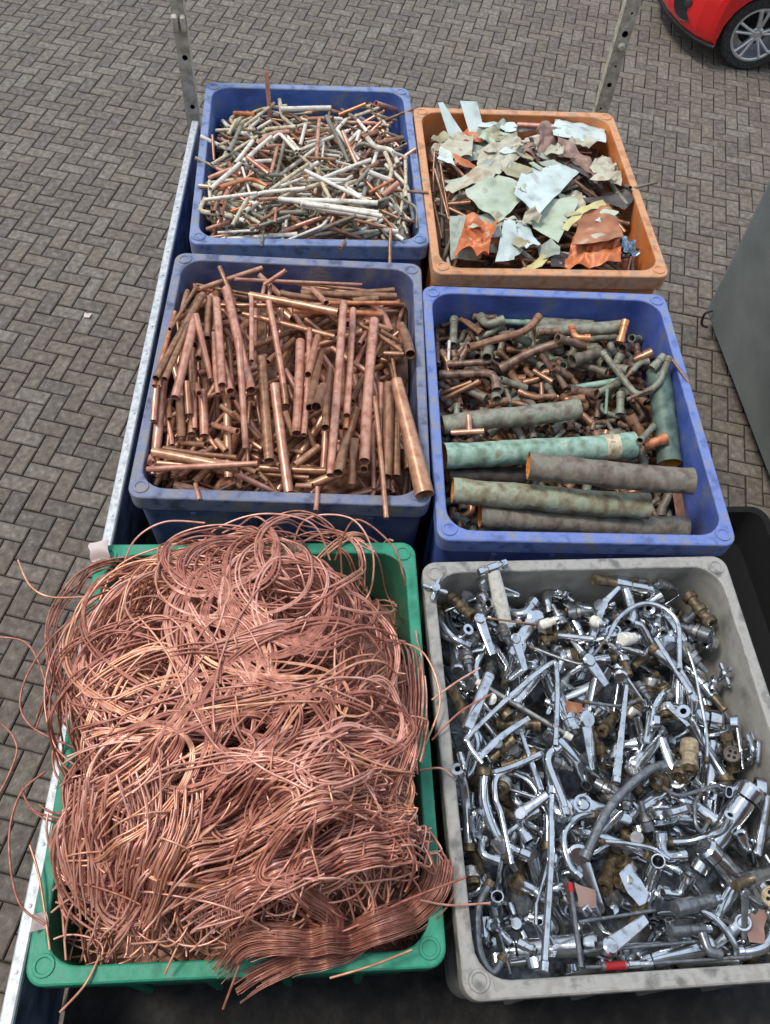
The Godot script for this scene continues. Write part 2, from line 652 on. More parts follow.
func box_mats(key: String, body: Color, rim: Color, wear: float) -> void:
	var dust := srgb(.55, .53, .50)
	for k in 2:
		var c := body if k == 0 else rim
		var w := wear if k == 0 else wear * 1.5
		var m := surf(("box_" if k == 0 else "rim_") + key, [[0.0, c.darkened(.08 + w * .5)], [.35, c.darkened(.03)], [.6, c.lightened(.02)], [.8, c.lerp(dust, w)], [1.0, c.lerp(dust, minf(w * 2.4, .75))]], .009 if k == 0 else .014, 1.3 if k == 0 else 2.0, .55, 0.0, .2, 1.5, true, 384)
		# scuffs: short pale and dark scratches drawn over the colour
		var im := (m.albedo_texture as ImageTexture).get_image()
		im.clear_mipmaps()
		var q := RandomNumberGenerator.new()
		q.seed = hash(key) + k
		var size := im.get_width()
		for i in int(400 + 1500 * w):
			var p := Vector2(q.randf() * size, q.randf() * size)
			var d := Vector2.from_angle(q.randfn(0.0, .35) + (PI / 2 if q.randf() < .4 else 0.0))
			var al := q.randf_range(.08, .45) * minf(1.0, .4 + w * 2.0)
			var sc := dust.lightened(.25) if q.randf() < .7 else c.darkened(.45)
			for st in q.randi_range(3, 26):
				p += d
				d = d.rotated(q.randfn(0.0, .05))
				var px := posmod(int(p.x), size)
				var py := posmod(int(p.y), size)
				im.set_pixel(px, py, im.get_pixel(px, py).lerp(sc, al))
		im.generate_mipmaps()
		m.albedo_texture = ImageTexture.create_from_image(im)

func flat_mat(key: String, col: Color, rough: float, metal := 0.0) -> StandardMaterial3D:
	var m := StandardMaterial3D.new()
	m.albedo_color = col
	m.roughness = rough
	m.metallic = metal
	mats[key] = m
	return m

func make_materials() -> void:
	# copper and painted pipe, one letter each
	surf("p", [[0.0, srgb(.56, .36, .28)], [.35, srgb(.76, .53, .44)], [.7, srgb(.86, .66, .57)], [1.0, srgb(.66, .46, .37)]], .018, 3.0, .32, .4, 0.0, 1.2)
	surf("n", [[0.0, srgb(.40, .28, .21)], [.4, srgb(.58, .42, .32)], [.75, srgb(.70, .53, .41)], [1.0, srgb(.48, .35, .27)]], .02, 3.0, .32, .4, 0.0, 1.2)
	surf("t", [[0.0, srgb(.58, .40, .29)], [.4, srgb(.75, .55, .43)], [.75, srgb(.84, .66, .54)], [1.0, srgb(.64, .46, .36)]], .02, 3.0, .32, .4, 0.0, 1.2)
	surf("o", [[0.0, srgb(.60, .34, .21)], [.4, srgb(.80, .50, .33)], [.8, srgb(.88, .62, .45)], [1.0, srgb(.68, .42, .29)]], .02, 3.0, .32, .4, 0.0, 1.2)
	surf("j", [[0.0, srgb(.30, .22, .18)], [.4, srgb(.48, .37, .31)], [.75, srgb(.60, .48, .41)], [1.0, srgb(.42, .40, .34)]], .025, 4.0, .48, .25)
	surf("g", [[0.0, srgb(.36, .31, .26)], [.35, srgb(.48, .46, .40)], [.65, srgb(.58, .58, .51)], [.85, srgb(.48, .54, .48)], [1.0, srgb(.54, .41, .32)]], .018, 2.4, .55, .15, .3, 1.2, true, 384)
	surf("w", [[0.0, srgb(.60, .52, .43)], [.28, srgb(.83, .80, .74)], [.7, srgb(.91, .89, .85)], [1.0, srgb(.80, .77, .70)]], .02, 3.0, .45, 0.0, 0.0, 1.25)
	surf("c", [[0.0, srgb(.50, .42, .33)], [.35, srgb(.74, .68, .56)], [.8, srgb(.85, .81, .70)], [1.0, srgb(.66, .58, .48)]], .02, 4.0, .5)
	surf("q", [[0.0, srgb(.44, .38, .28)], [.25, srgb(.44, .53, .46)], [.55, srgb(.54, .67, .60)], [.85, srgb(.66, .75, .70)], [1.0, srgb(.60, .48, .32)]], .018, 2.4, .65, .05, .3, 1.2, true, 384)
	surf("v", [[0.0, srgb(.22, .28, .25)], [.5, srgb(.33, .41, .37)], [1.0, srgb(.44, .51, .46)]], .018, 2.4, .55, .1, .3, 1.2, true, 384)
	surf("k", [[0.0, srgb(.30, .26, .22)], [.35, srgb(.42, .38, .33)], [.65, srgb(.52, .48, .42)], [.85, srgb(.46, .48, .43)], [1.0, srgb(.56, .44, .35)]], .018, 2.4, .55, .15, .3, 1.2, true, 384)
	surf("y", [[0.0, srgb(.40, .33, .24)], [.35, srgb(.52, .50, .40)], [.65, srgb(.63, .64, .54)], [1.0, srgb(.46, .58, .50)]], .018, 2.4, .55, .1, .3, 1.2, true, 384)
	surf("d", [[0.0, srgb(.18, .16, .15)], [.5, srgb(.28, .25, .23)], [1.0, srgb(.38, .33, .30)]], .02, 4.0, .55, .1)
	surf("mouth", [[0.0, srgb(.58, .34, .14)], [.5, srgb(.78, .49, .20)], [1.0, srgb(.85, .60, .30)]], .03, 5.0, .7)
	# sheet scraps
	surf("sm", [[0.0, srgb(.55, .58, .49)], [.3, srgb(.68, .73, .63)], [.8, srgb(.74, .78, .70)], [1.0, srgb(.64, .64, .54)]], .010, 2.2, .6, 0.0, 0.0, 1.2)
	surf("sw", [[0.0, srgb(.58, .60, .57)], [.3, srgb(.75, .80, .78)], [.8, srgb(.81, .86, .85)], [1.0, srgb(.68, .68, .62)]], .010, 2.2, .55, 0.0, 0.0, 1.2)
	surf("sc", [[0.0, srgb(.52, .45, .37)], [.35, srgb(.68, .66, .57)], [.75, srgb(.77, .76, .69)], [1.0, srgb(.66, .56, .45)]], .010, 2.2, .6, 0.0, 0.0, 1.2)
	surf("sg", [[0.0, srgb(.46, .47, .43)], [.5, srgb(.60, .64, .59)], [1.0, srgb(.70, .72, .66)]], .010, 2.2, .6, 0.0, 0.0, 1.2)
	surf("sl", [[0.0, srgb(.50, .47, .37)], [.5, srgb(.64, .62, .49)], [1.0, srgb(.71, .69, .58)]], .010, 2.2, .6, 0.0, 0.0, 1.2)
	surf("so", [[0.0, srgb(.64, .34, .20)], [.4, srgb(.77, .43, .25)], [.75, srgb(.84, .51, .32)], [1.0, srgb(.80, .56, .42)]], .012, 2.5, .42, .1, 0.0, 1.2)
	surf("sr", [[0.0, srgb(.46, .29, .19)], [.5, srgb(.63, .40, .27)], [.85, srgb(.70, .48, .34)], [1.0, srgb(.8, .7, .6)]], .010, 2.2, .5, .1, 0.0, 1.2)
	surf("sk", [[0.0, srgb(.40, .31, .28)], [.5, srgb(.58, .46, .41)], [1.0, srgb(.67, .57, .52)]], .010, 2.2, .5, .1, 0.0, 1.2)
	surf("sd", [[0.0, srgb(.22, .20, .20)], [.5, srgb(.32, .29, .28)], [1.0, srgb(.43, .39, .37)]], .010, 2.2, .5, .1, 0.0, 1.2)
	surf("sy", [[0.0, srgb(.66, .61, .40)], [.5, srgb(.79, .75, .51)], [1.0, srgb(.84, .81, .60)]], .010, 2.2, .55, 0.0, 0.0, 1.2)
	surf("sb", [[0.0, srgb(.20, .26, .32)], [.5, srgb(.38, .50, .60)], [1.0, srgb(.7, .76, .8)]], .05, 4.0, .3, .4)
	# bare copper wire
	surf("wire_a", [[0.0, srgb(.78, .54, .46)], [.5, srgb(.88, .64, .56)], [1.0, srgb(.93, .74, .67)]], .03, 4.0, .34, .3)
	surf("wire_b", [[0.0, srgb(.68, .46, .39)], [.5, srgb(.80, .56, .48)], [1.0, srgb(.86, .65, .58)]], .03, 4.0, .36, .3)
	surf("wire_c", [[0.0, srgb(.76, .51, .38)], [.5, srgb(.87, .63, .50)], [1.0, srgb(.91, .72, .61)]], .03, 4.0, .34, .3)
	surf("wire_e", [[0.0, srgb(.54, .33, .27)], [.5, srgb(.68, .43, .36)], [1.0, srgb(.78, .54, .46)]], .03, 4.0, .45, .25)
	# taps
	surf("h", [[0.0, srgb(.50, .50, .49)], [.3, srgb(.79, .80, .81)], [1.0, srgb(.88, .90, .92)]], .02, 4.0, .17, .97, 0.0, 1.1)
	surf("i", [[0.0, srgb(.5, .48, .44)], [.5, srgb(.70, .68, .64)], [1.0, srgb(.78, .76, .72)]], .03, 6.0, .3, .9)
	surf("s", [[0.0, srgb(.36, .37, .38)], [.5, srgb(.48, .49, .50)], [1.0, srgb(.60, .61, .62)]], .03, 5.0, .34, .7, 0.0, 1.2)
	surf("b", [[0.0, srgb(.24, .20, .15)], [.5, srgb(.40, .35, .27)], [1.0, srgb(.54, .47, .36)]], .03, 6.0, .45, .5)
	surf("r", [[0.0, srgb(.46, .39, .30)], [.5, srgb(.63, .56, .45)], [1.0, srgb(.71, .66, .56)]], .03, 6.0, .55, .3)
	surf("black", [[0.0, srgb(.06, .06, .065)], [.6, srgb(.11, .11, .115)], [1.0, srgb(.19, .18, .17)]], .03, 6.0, .5)
	surf("plastic_white", [[0.0, srgb(.68, .66, .58)], [.3, srgb(.85, .84, .79)], [1.0, srgb(.90, .89, .85)]], .03, 6.0, .45)
	flat_mat("red", srgb(.62, .08, .1), .5)
	# boxes: moulded plastic, scuffed and dusty
	box_mats("blue", srgb(.26, .40, .70), srgb(.47, .54, .70), .22)
	box_mats("blue_dirty", srgb(.33, .38, .55), srgb(.45, .48, .59), .32)
	box_mats("blue_bright", srgb(.28, .37, .66), srgb(.42, .50, .74), .18)
	box_mats("orange", srgb(.86, .50, .25), srgb(.82, .59, .42), .16)
	box_mats("green", srgb(.09, .47, .35), srgb(.15, .56, .43), .10)
	box_mats("grey", srgb(.62, .61, .58), srgb(.62, .61, .585), .34)
	# truck, yard
	surf("galvanised", [[0.0, srgb(.66, .68, .69)], [.4, srgb(.76, .78, .79)], [1.0, srgb(.85, .86, .86)]], .03, 4.0, .5, .2, .1, 1.3)
	surf("post", [[0.0, srgb(.60, .58, .52)], [.5, srgb(.70, .68, .61)], [1.0, srgb(.77, .75, .69)]], .02, 3.0, .6, .2, .3)
	surf("board", [[0.0, srgb(.24, .28, .36)], [.5, srgb(.34, .39, .48)], [1.0, srgb(.44, .48, .55)]], .014, 2.0, .55, .2, .3)
	surf("bed", [[0.0, srgb(.07, .065, .06)], [.5, srgb(.11, .10, .095)], [1.0, srgb(.17, .16, .15)]], .02, 2.0, .8, 0.0, .4)
	surf("rubber", [[0.0, srgb(.12, .12, .12)], [.5, srgb(.18, .18, .175)], [1.0, srgb(.25, .25, .24)]], .03, 4.0, .85, 0.0, .3)
	surf("grit", [[0.0, srgb(.12, .11, .095)], [.5, srgb(.17, .155, .14)], [1.0, srgb(.25, .235, .21)]], .06, 4.0, .95, 0.0, .6)
	surf("skip", [[0.0, srgb(.40, .425, .42)], [.5, srgb(.45, .475, .47)], [1.0, srgb(.50, .52, .515)]], .01, .6, .42, .2, .1, 1.1)
	surf("wall_brick", [[0.0, srgb(.30, .22, .18)], [.5, srgb(.40, .30, .25)], [1.0, srgb(.47, .38, .32)]], .03, 1.2, .9, 0.0, .5)  # brick colour of the unseen block added for shade
	var red := flat_mat("car_red", srgb(.82, .02, .06), .3)
	red.clearcoat_enabled = true
	red.clearcoat = 1.0
	red.clearcoat_roughness = .05
	flat_mat("shade_tub_black", srgb(.045, .045, .048), .85)  # black of the added tub, standing in for shade in the gap
	flat_mat("dark_trim", srgb(.07, .07, .075), .55)
	flat_mat("alloy", srgb(.80, .80, .80), .35, .7)
	flat_mat("tinted_glass", srgb(.04, .05, .06), .06)
	flat_mat("lens", srgb(.2, .21, .22), .1)
	flat_mat("dark_hole", srgb(.04, .04, .04), .9)  # near-black: the shade inside holes is put into the colour
	flat_mat("paper", srgb(.78, .72, .70), .8)

# ---------------------------------------------------------------- heaps
class Heap:
	# height field of a box: y relative to the rim, 1 cm cells
	var id := 0
	var nx := 124
	var nz := 144
	var h := PackedFloat32Array()
	var tc: Transform3D
	func _init(t: Transform3D, base: Callable) -> void:
		tc = t
		h.resize(nx * nz)
		for j in nz:
			for i in nx:
				var x := (i + .5) * .01 - .62
				var z := (j + .5) * .01 - .72
				var y := -.6
				if absf(x) < .503 and absf(z) < .608: y = 0.0
				if absf(x) < .471 and absf(z) < .571: y = base.call(x, z)
				h[j * nx + i] = y
	func at(x: float, z: float) -> float:
		var i := int(floor((x + .62) * 100.0))
		var j := int(floor((z + .72) * 100.0))
		if i < 0 or j < 0 or i >= nx or j >= nz: return -.6
		return h[j * nx + i]
	func put(x: float, z: float, y: float) -> void:
		var i := int(floor((x + .62) * 100.0))
		var j := int(floor((z + .72) * 100.0))
		if i < 0 or j < 0 or i >= nx or j >= nz: return
		if h[j * nx + i] < y: h[j * nx + i] = y
	func hull(s: PackedFloat32Array, need: PackedFloat32Array, lim: float) -> float:
		# slope of the line that rests on the points with the centre held up on both sides
		var best := -INF
		var sl := 0.0
		for i in s.size():
			if s[i] > 0.0: continue
			for j in s.size():
				if s[j] < 0.0 or s[j] - s[i] < .004: continue
				var k := (need[j] - need[i]) / (s[j] - s[i])
				var val := need[i] - k * s[i]
				if val > best:
					best = val
					sl = k
		return clampf(sl, -lim, lim)
	func drop(caps: Array, x: float, z: float, yaw: float, lim := .45, sink := .003) -> Transform3D:
		var cy := cos(yaw)
		var sy := sin(yaw)
		var lx := PackedFloat32Array()
		var lz := PackedFloat32Array()
		var need := PackedFloat32Array()
		var wid := 0.0
		for c in caps:
			var a: Vector3 = c[0]
			var b: Vector3 = c[1]
			var r: float = c[2]
			var m := maxi(1, int(ceil(a.distance_to(b) / .014)))
			var pd := (b - a).cross(Vector3.UP).normalized()
			for k in m + 1:
				var p := a.lerp(b, k / float(m))
				for o: float in ([0.0] if r < .009 else [-.75, 0.0, .75]):
					var qx := p.x + pd.x * o * r
					var qz := p.z + pd.z * o * r
					var yb := p.y - r * sqrt(1.0 - o * o)
					lx.append(qx); lz.append(qz)
					wid = maxf(wid, absf(qz))
					need.append(at(x + cy * qx + sy * qz, z - sy * qx + cy * qz) - yb)
		var sa := hull(lx, need, lim)
		for i in lx.size(): need[i] -= sa * lx[i]
		var sb := 0.0
		if wid > .03:
			sb = hull(lz, need, lim)
			for i in lx.size(): need[i] -= sb * lz[i]
		var lift := -INF
		for q in need: lift = maxf(lift, q)
		var ex := Vector3(cy, sa, -sy).normalized()
		var ez := Vector3(sy, sb, cy)
		var ey := ez.cross(ex).normalized()
		ez = ex.cross(ey)
		return Transform3D(Basis(ex, ey, ez), Vector3(x, lift - sink, z))
	func settle(caps: Array, t: Transform3D) -> void:
		for c in caps:
			var a: Vector3 = t * (c[0] as Vector3)
			var b: Vector3 = t * (c[1] as Vector3)
			var r: float = c[2]
			var m := maxi(1, int(ceil(a.distance_to(b) / .007)))
			var pd := (b - a).cross(Vector3.UP).normalized()
			var w := int(ceil(r / .008))
			for k in m + 1:
				var p := a.lerp(b, k / float(m))
				for o in range(-w, w + 1):
					var f := o / float(maxi(w, 1))
					put(p.x + pd.x * f * r, p.z + pd.z * f * r, p.y + r * sqrt(maxf(0.0, 1.0 - f * f)))
	func mean() -> float:
		var s := 0.0
		var k := 0
		for j in range(24, nz - 24, 3):
			for i in range(20, nx - 20, 3):
				s += h[j * nx + i]; k += 1
		return s / k

func round_path(pts: Array, rad: float, seg := 5) -> PackedVector3Array:
	var out := PackedVector3Array()
	out.append(pts[0])
	for i in range(1, pts.size() - 1):
		var p: Vector3 = pts[i]
		var a: Vector3 = pts[i - 1]
		var b: Vector3 = pts[i + 1]
		var d := minf(rad, minf(p.distance_to(a), p.distance_to(b)) * .48)
		var pa := p + (a - p).normalized() * d
		var pb := p + (b - p).normalized() * d
		for k in seg + 1:
			var t := k / float(seg)
			out.append(pa.lerp(p, t).lerp(p.lerp(pb, t), t))
	out.append(pts[pts.size() - 1])
	return out

func chain_caps(pts: Array, r: float) -> Array:
	var c := []
	for i in pts.size() - 1: c.append([pts[i], pts[i + 1], r])
	return c

func smooth_curve(pts: PackedVector3Array, step: float) -> PackedVector3Array:
	var c := Curve3D.new()
	c.bake_interval = step
	var m := pts.size()
	for i in m:
		var t := (pts[mini(i + 1, m - 1)] - pts[maxi(i - 1, 0)]) / 6.0
		c.add_point(pts[i], -t, t)
	return c.get_baked_points()

func core_buf(hp: Heap, step := 2) -> Buf:
	# the packed mass under the loose pieces, as it stands in the height field now
	var b := Buf.new()
	var idx := {}
	for j in range(15, hp.nz - 15, step):
		for i in range(15, hp.nx - 15, step):
			var x := (i + .5) * .01 - .62
			var z := (j + .5) * .01 - .72
			if absf(x) > .462 or absf(z) > .562: continue
			idx[Vector2i(i, j)] = b.v.size()
			b.v.append(Vector3(x, hp.h[j * hp.nx + i] - .01, z))
			b.n.append(Vector3.UP)
	for k: Vector2i in idx:
		var a := k + Vector2i(step, 0)
		var d := k + Vector2i(0, step)
		var e := k + Vector2i(step, step)
		if idx.has(a) and idx.has(d) and idx.has(e):
			b.tri(idx[k], idx[a], idx[e]); b.tri(idx[k], idx[e], idx[d])
	return b

const COLOUR_WORD := {"n": "dull brown", "p": "pinkish", "j": "brown-pink", "t": "tan", "o": "orange", "g": "grey-green", "w": "white painted", "c": "cream painted", "q": "turquoise", "v": "dark green", "k": "grey-brown", "y": "green and brown", "d": "dark grey"}

# random loose pipes: many in one joined mass below, then single ones above
func random_pipe(p: Dictionary) -> Dictionary:
	var l := rng.randf_range(p.l0, p.l1)
	var r := rng.randf_range(p.r0, p.r1)
	var pts := [Vector3(-l / 2, 0, 0), Vector3(l / 2, 0, 0)]
	if rng.randf() < p.bend:
		var a := rng.randf_range(.5, 1.6) * (1.0 if rng.randf() < .5 else -1.0)
		var q := rng.randf_range(.25, .6) * l
		var e := Vector3(cos(a), 0, sin(a)) * (l - q)
		pts = [Vector3(-q, 0, 0), Vector3.ZERO, e]
		if p.get("zed", false) and rng.randf() < .4:
			pts.append(e + Vector3(1, 0, rng.randf_range(-.4, .4)) * .06)
		var cen := Vector3.ZERO
		for w in pts: cen += w
		cen /= pts.size()
		for i in pts.size(): pts[i] -= cen
	return {"pts": pts, "r": r, "l": l}

func size_word(l: float, r: float) -> String:
	return ("long " if l > .3 else ("short " if l < .14 else "")) + ("thin " if r < .009 else ("wide " if r > .018 else ""))

# where in its box a piece lies, told by the neighbours one can find
const ZONES := [
	["at the box's outer end wall", "beside the copper tube box", "beside the side board", "beside the orange box"],
	["at the box's outer end wall", "beside the wide green pipes' box", "beside the white pipe offcuts' box", "along the outer long wall"],
	["beside the white pipe offcuts' box", "beside the copper wire box", "beside the side board", "beside the wide green pipes' box"],
	["beside the orange box", "beside the tap box", "beside the copper tube box", "along the outer long wall"],
	["beside the copper tube box", "at the front wall", "beside the side board", "beside the tap box"],
	["beside the wide green pipes' box", "at the front wall", "beside the copper wire box", "along the outer long wall"]]

func zone(k: int, x: float, z: float) -> String:
	var w: Array = ZONES[k]
	if z < -.3: return w[0]
	if z > .3: return w[1]
	if x < -.2: return w[2]
	if x > .2: return w[3]
	return "in the middle of the heap"

func pick(s: String) -> String:
	return s[rng.randi() % s.length()]

func try_spot(hp: Heap, l: float, p: Dictionary) -> Array:
	# the lowest of a few places where the piece fits between the walls
	var best := []
	var low := INF
	for k in 7:
		var x := rng.randf_range(-.446, .446)
		var z := rng.randf_range(-.545, .545)
		var yaw := 0.0
		var ok := false
		for a in 6:
			yaw = rng.randf() * TAU
			if p.has("yaw"): yaw = p.yaw + rng.randfn(0.0, p.spread)
			if absf(x) + absf(cos(yaw)) * l * .5 < .448 and absf(z) + absf(sin(yaw)) * l * .5 < .548:
				ok = true
				break
		if not ok: continue
		var y: float = hp.at(x, z) - p.target.call(x, z)
		if y < low:
			low = y
			best = [x, z, yaw]
	return best

func pipe_buf(b: Buf, pts: Array, r: float, sides := 9, collars := false) -> void:
	var path := round_path(pts, r * 3.0)
	if pts.size() == 2:
		var l: float = (pts[0] as Vector3).distance_to(pts[1])
		var bow := Vector3(0, rng.randf_range(-.2, .5), rng.randfn(0.0, 1.0)) * l * .006
		path = PackedVector3Array([pts[0], pts[0].lerp(pts[1], .3) + bow * .84, pts[0].lerp(pts[1], .65) + bow * .9, pts[1]])
	b.sweep(path, PackedFloat32Array([r]), sides, minf(.0016, r * .25))
	if collars:
		# soldered socket collars beside the bends and on the ends
		for e in [[0, 1], [pts.size() - 1, pts.size() - 2]]:
			var a: Vector3 = pts[e[0]]
			var d: Vector3 = (pts[e[1]] - a).normalized()
			b.sweep(PackedVector3Array([a - d * .002, a + d * r * 1.6]), PackedFloat32Array([r * 1.18]), sides, r * .17)

func fill_pipes(hp: Heap, p: Dictionary, called: String, mass_label: String, label: String, category: String, group: String) -> void:
	var mass := {}
	var core := core_buf(hp)
	for pass_i in 2:
		var count: int = p.mass if pass_i == 0 else p.single
		for k in count:
			var q := random_pipe(p)
			var spot := try_spot(hp, q.l, p)
			if spot.is_empty(): continue
			var caps := chain_caps(q.pts, q.r)
			var t := hp.drop(caps, spot[0], spot[1], spot[2])
			if t.origin.y > p.target.call(spot[0], spot[1]) + .03: continue
			hp.settle(caps, t)
			var col := pick(p.colours)
			if pass_i == 0:
				if not mass.has(col): mass[col] = Buf.new()
				var b: Buf = mass[col]
				var s := b.v.size()
				pipe_buf(b, q.pts, q.r, 7, p.get("collars", false))
				b.xf(t, s)
			else:
				var b := Buf.new()
				pipe_buf(b, q.pts, q.r, 9, p.get("collars", false))
				var bent: bool = q.pts.size() > 2
				one(called, to_mesh(b, mats[col]), hp.tc * t, label % [COLOUR_WORD[col], size_word(q.l, q.r) + ("bent" if bent else "straight")] + " " + zone(hp.id, spot[0], spot[1]), category, group)
	var am := ArrayMesh.new()
	am.add_surface_from_arrays(Mesh.PRIMITIVE_TRIANGLES, core.arrays())
	am.surface_set_material(0, mats[p.core])
	for col in mass:
		am.add_surface_from_arrays(Mesh.PRIMITIVE_TRIANGLES, (mass[col] as Buf).arrays())
		am.surface_set_material(am.get_surface_count() - 1, mats[col])
	var o := one(called + "_mass", am, hp.tc, mass_label, "scrap heap")
	o.set_meta("kind", "stuff")

# a row of one of the tables: points in box coordinates (mm), centred, with the height left to the drop
func row_points(row: Array) -> Dictionary:
	var pts := []
	var cen := Vector3.ZERO
	for i in range(3, row.size(), 2):
		pts.append(Vector3(row[i] * .001, 0, row[i + 1] * .001))
	if pts.size() == 2:
		cen = (pts[0] + pts[1]) / 2
		var d: Vector3 = pts[1] - pts[0]
		var l := d.length()
		return {"pts": [Vector3(-l / 2, 0, 0), Vector3(l / 2, 0, 0)], "c": cen, "yaw": atan2(-d.z, d.x)}
	for q in pts: cen += q
	cen /= pts.size()
	for i in pts.size(): pts[i] -= cen
	return {"pts": pts, "c": cen, "yaw": 0.0}

func report(tab: String, i: int, t: Transform3D, pts: Array) -> void:
	if not DEBUG: return
	var s := "ANN %s:%d" % [tab, i]
	for q in pts: s += " %.4f" % (t * (q as Vector3)).y
	print(s)

func place_pipes(hp: Heap, tab: String, rows: Array, called: String, label: String, category: String, group: String) -> void:
	for i in rows.size():
		var row: Array = rows[i]
		var q := row_points(row)
		var r: float = row[2] * .001
		var caps := chain_caps(q.pts, r)
		var t := hp.drop(caps, q.c.x, q.c.z, q.yaw, .6)
		hp.settle(caps, t)
		report(tab, i, t, q.pts)
		var b := Buf.new()
		var nm := called
		var lb := label % [COLOUR_WORD[row[1]], size_word((q.pts[0] as Vector3).distance_to(q.pts[q.pts.size() - 1]), r) + ("bent" if q.pts.size() > 2 else "straight")] + " " + zone(hp.id, q.c.x, q.c.z)
		if row[0] == "big":
			var l: Vector3 = q.pts[1] - q.pts[0]
			b.sweep(PackedVector3Array([q.pts[0], q.pts[0] + l * .3, q.pts[1]]), PackedFloat32Array([r * .62, r * .75, r]), 20, .0025)
			lb = "widest tan copper tube, flaring, its open mouth on the rim of the tube box"
		else:
			pipe_buf(b, q.pts, r, 12, row[0] == "f")
		one(nm, to_mesh(b, mats[row[1]]), hp.tc * t, lb, category, group)

# ---------------------------------------------------------------- pallet box
func rr_ring(hx: float, hz: float, r: float, y: float, seg := 6) -> PackedVector3Array:
	var out := PackedVector3Array()
	for q in [[1, 1, 0.0], [-1, 1, PI / 2], [-1, -1, PI], [1, -1, PI * 1.5]]:
		for k in seg + 1:
			var a: float = q[2] + PI / 2 * k / seg
			out.append(Vector3(q[0] * (hx - r) + cos(a) * r, y, q[1] * (hz - r) + sin(a) * r))
	return out

func loft(b: Buf, rings: Array, outward: float) -> void:
	# each band gets its own normals: crisp mouldings
	for i in rings.size() - 1:
		var p: PackedVector3Array = rings[i]
		var q: PackedVector3Array = rings[i + 1]
		var m := p.size()
		var s := b.v.size()
		for k in m:
			var tg := (p[(k + 1) % m] - p[(k + m - 1) % m]) + (q[(k + 1) % m] - q[(k + m - 1) % m])
			var up := q[k] - p[k]
			var nn := up.cross(tg).normalized() * outward
			b.v.append(p[k]); b.n.append(nn)
			b.v.append(q[k]); b.n.append(nn)
		for k in m:
			var k2 := (k + 1) % m
			b.tri(s + 2 * k, s + 2 * k2, s + 2 * k2 + 1); b.tri(s + 2 * k, s + 2 * k2 + 1, s + 2 * k + 1)

func cap_ring(b: Buf, ring: PackedVector3Array, nor: Vector3) -> void:
	var s := b.v.size()
	var cen := Vector3.ZERO
	for q in ring: cen += q
	b.v.append(cen / ring.size()); b.n.append(nor)
	for q in ring:
		b.v.append(q); b.n.append(nor)
	for k in ring.size(): b.tri(s, s + 1 + k, s + 1 + (k + 1) % ring.size())

func pallet_box(i: int, body_m: String, rim_m: String, label: String) -> Transform3D:
	var cr: Array = CRATES[i]
	var tc := Transform3D(Basis(Vector3.UP, -cr[2]), Vector3(cr[0], RIM, cr[1]))
	var base := tc
	base.origin.y = BED
	var o := thing("pallet_box", label, "pallet box", base, "pallet boxes on the truck bed")
	var top := RIM - BED
	var b := Buf.new()
	# outside wall, lip underside, inside wall, floor
	loft(b, [rr_ring(.472, .576, .06, .1), rr_ring(.488, .592, .05, top - .075), rr_ring(.502, .607, .045, top - .07)], 1.0)
	loft(b, [rr_ring(.4665, .5665, .085, top - .006), rr_ring(.452, .552, .07, .13)], 1.0)
	cap_ring(b, rr_ring(.452, .552, .07, .13), Vector3.UP)
	cap_ring(b, rr_ring(.472, .576, .06, .1), Vector3.DOWN)
	part("body", b, mats[body_m], o)
	# rim lip: outer band with rounded edge, flat top, rounded inner edge
	b = Buf.new()
	loft(b, [rr_ring(.502, .607, .045, top - .07), rr_ring(.503, .608, .045, top - .007), rr_ring(.5015, .6065, .0445, top - .0025), rr_ring(.4975, .6025, .042, top)], 1.0)
	loft(b, [rr_ring(.4975, .6025, .042, top), rr_ring(.4715, .5715, .089, top), rr_ring(.468, .568, .087, top - .002), rr_ring(.4665, .5665, .085, top - .006)], 1.0)
	part("rim", b, mats[rim_m], o)
	# round stacking bosses in the corners of the rim
	for sx: float in [-1.0, 1.0]:
		for sz: float in [-1.0, 1.0]:
			b = Buf.new()
			b.lathe(Vector3(sx * .4615, top + .0005, sz * .5645), Vector3.UP, [[0, .027], [.004, .0255], [.004, .019], [.0005, .017], [.0005, .0]], 18)
			part("stacking_boss", b, mats[rim_m], o)
	# ribs on the outside walls
	for sx: float in [-1.0, 1.0]:
		for k in 5:
			b = Buf.new()
			b.box(Vector3(sx * .485, .33, -.4 + k * .2), Vector3(.016, .42, .022), .004)
			part("rib", b, mats[body_m], o)
	for sz: float in [-1.0, 1.0]:
		for k in 4:
			b = Buf.new()
			b.box(Vector3(-.3 + k * .2, .33, sz * .589), Vector3(.022, .42, .016), .004)
			part("rib", b, mats[body_m], o)
	for sx: float in [-1.0, 0.0, 1.0]:
		b = Buf.new()
		b.box(Vector3(sx * .39, .05, 0), Vector3(.12, .1, 1.1), .008)
		part("skid", b, mats[body_m], o)
	return tc

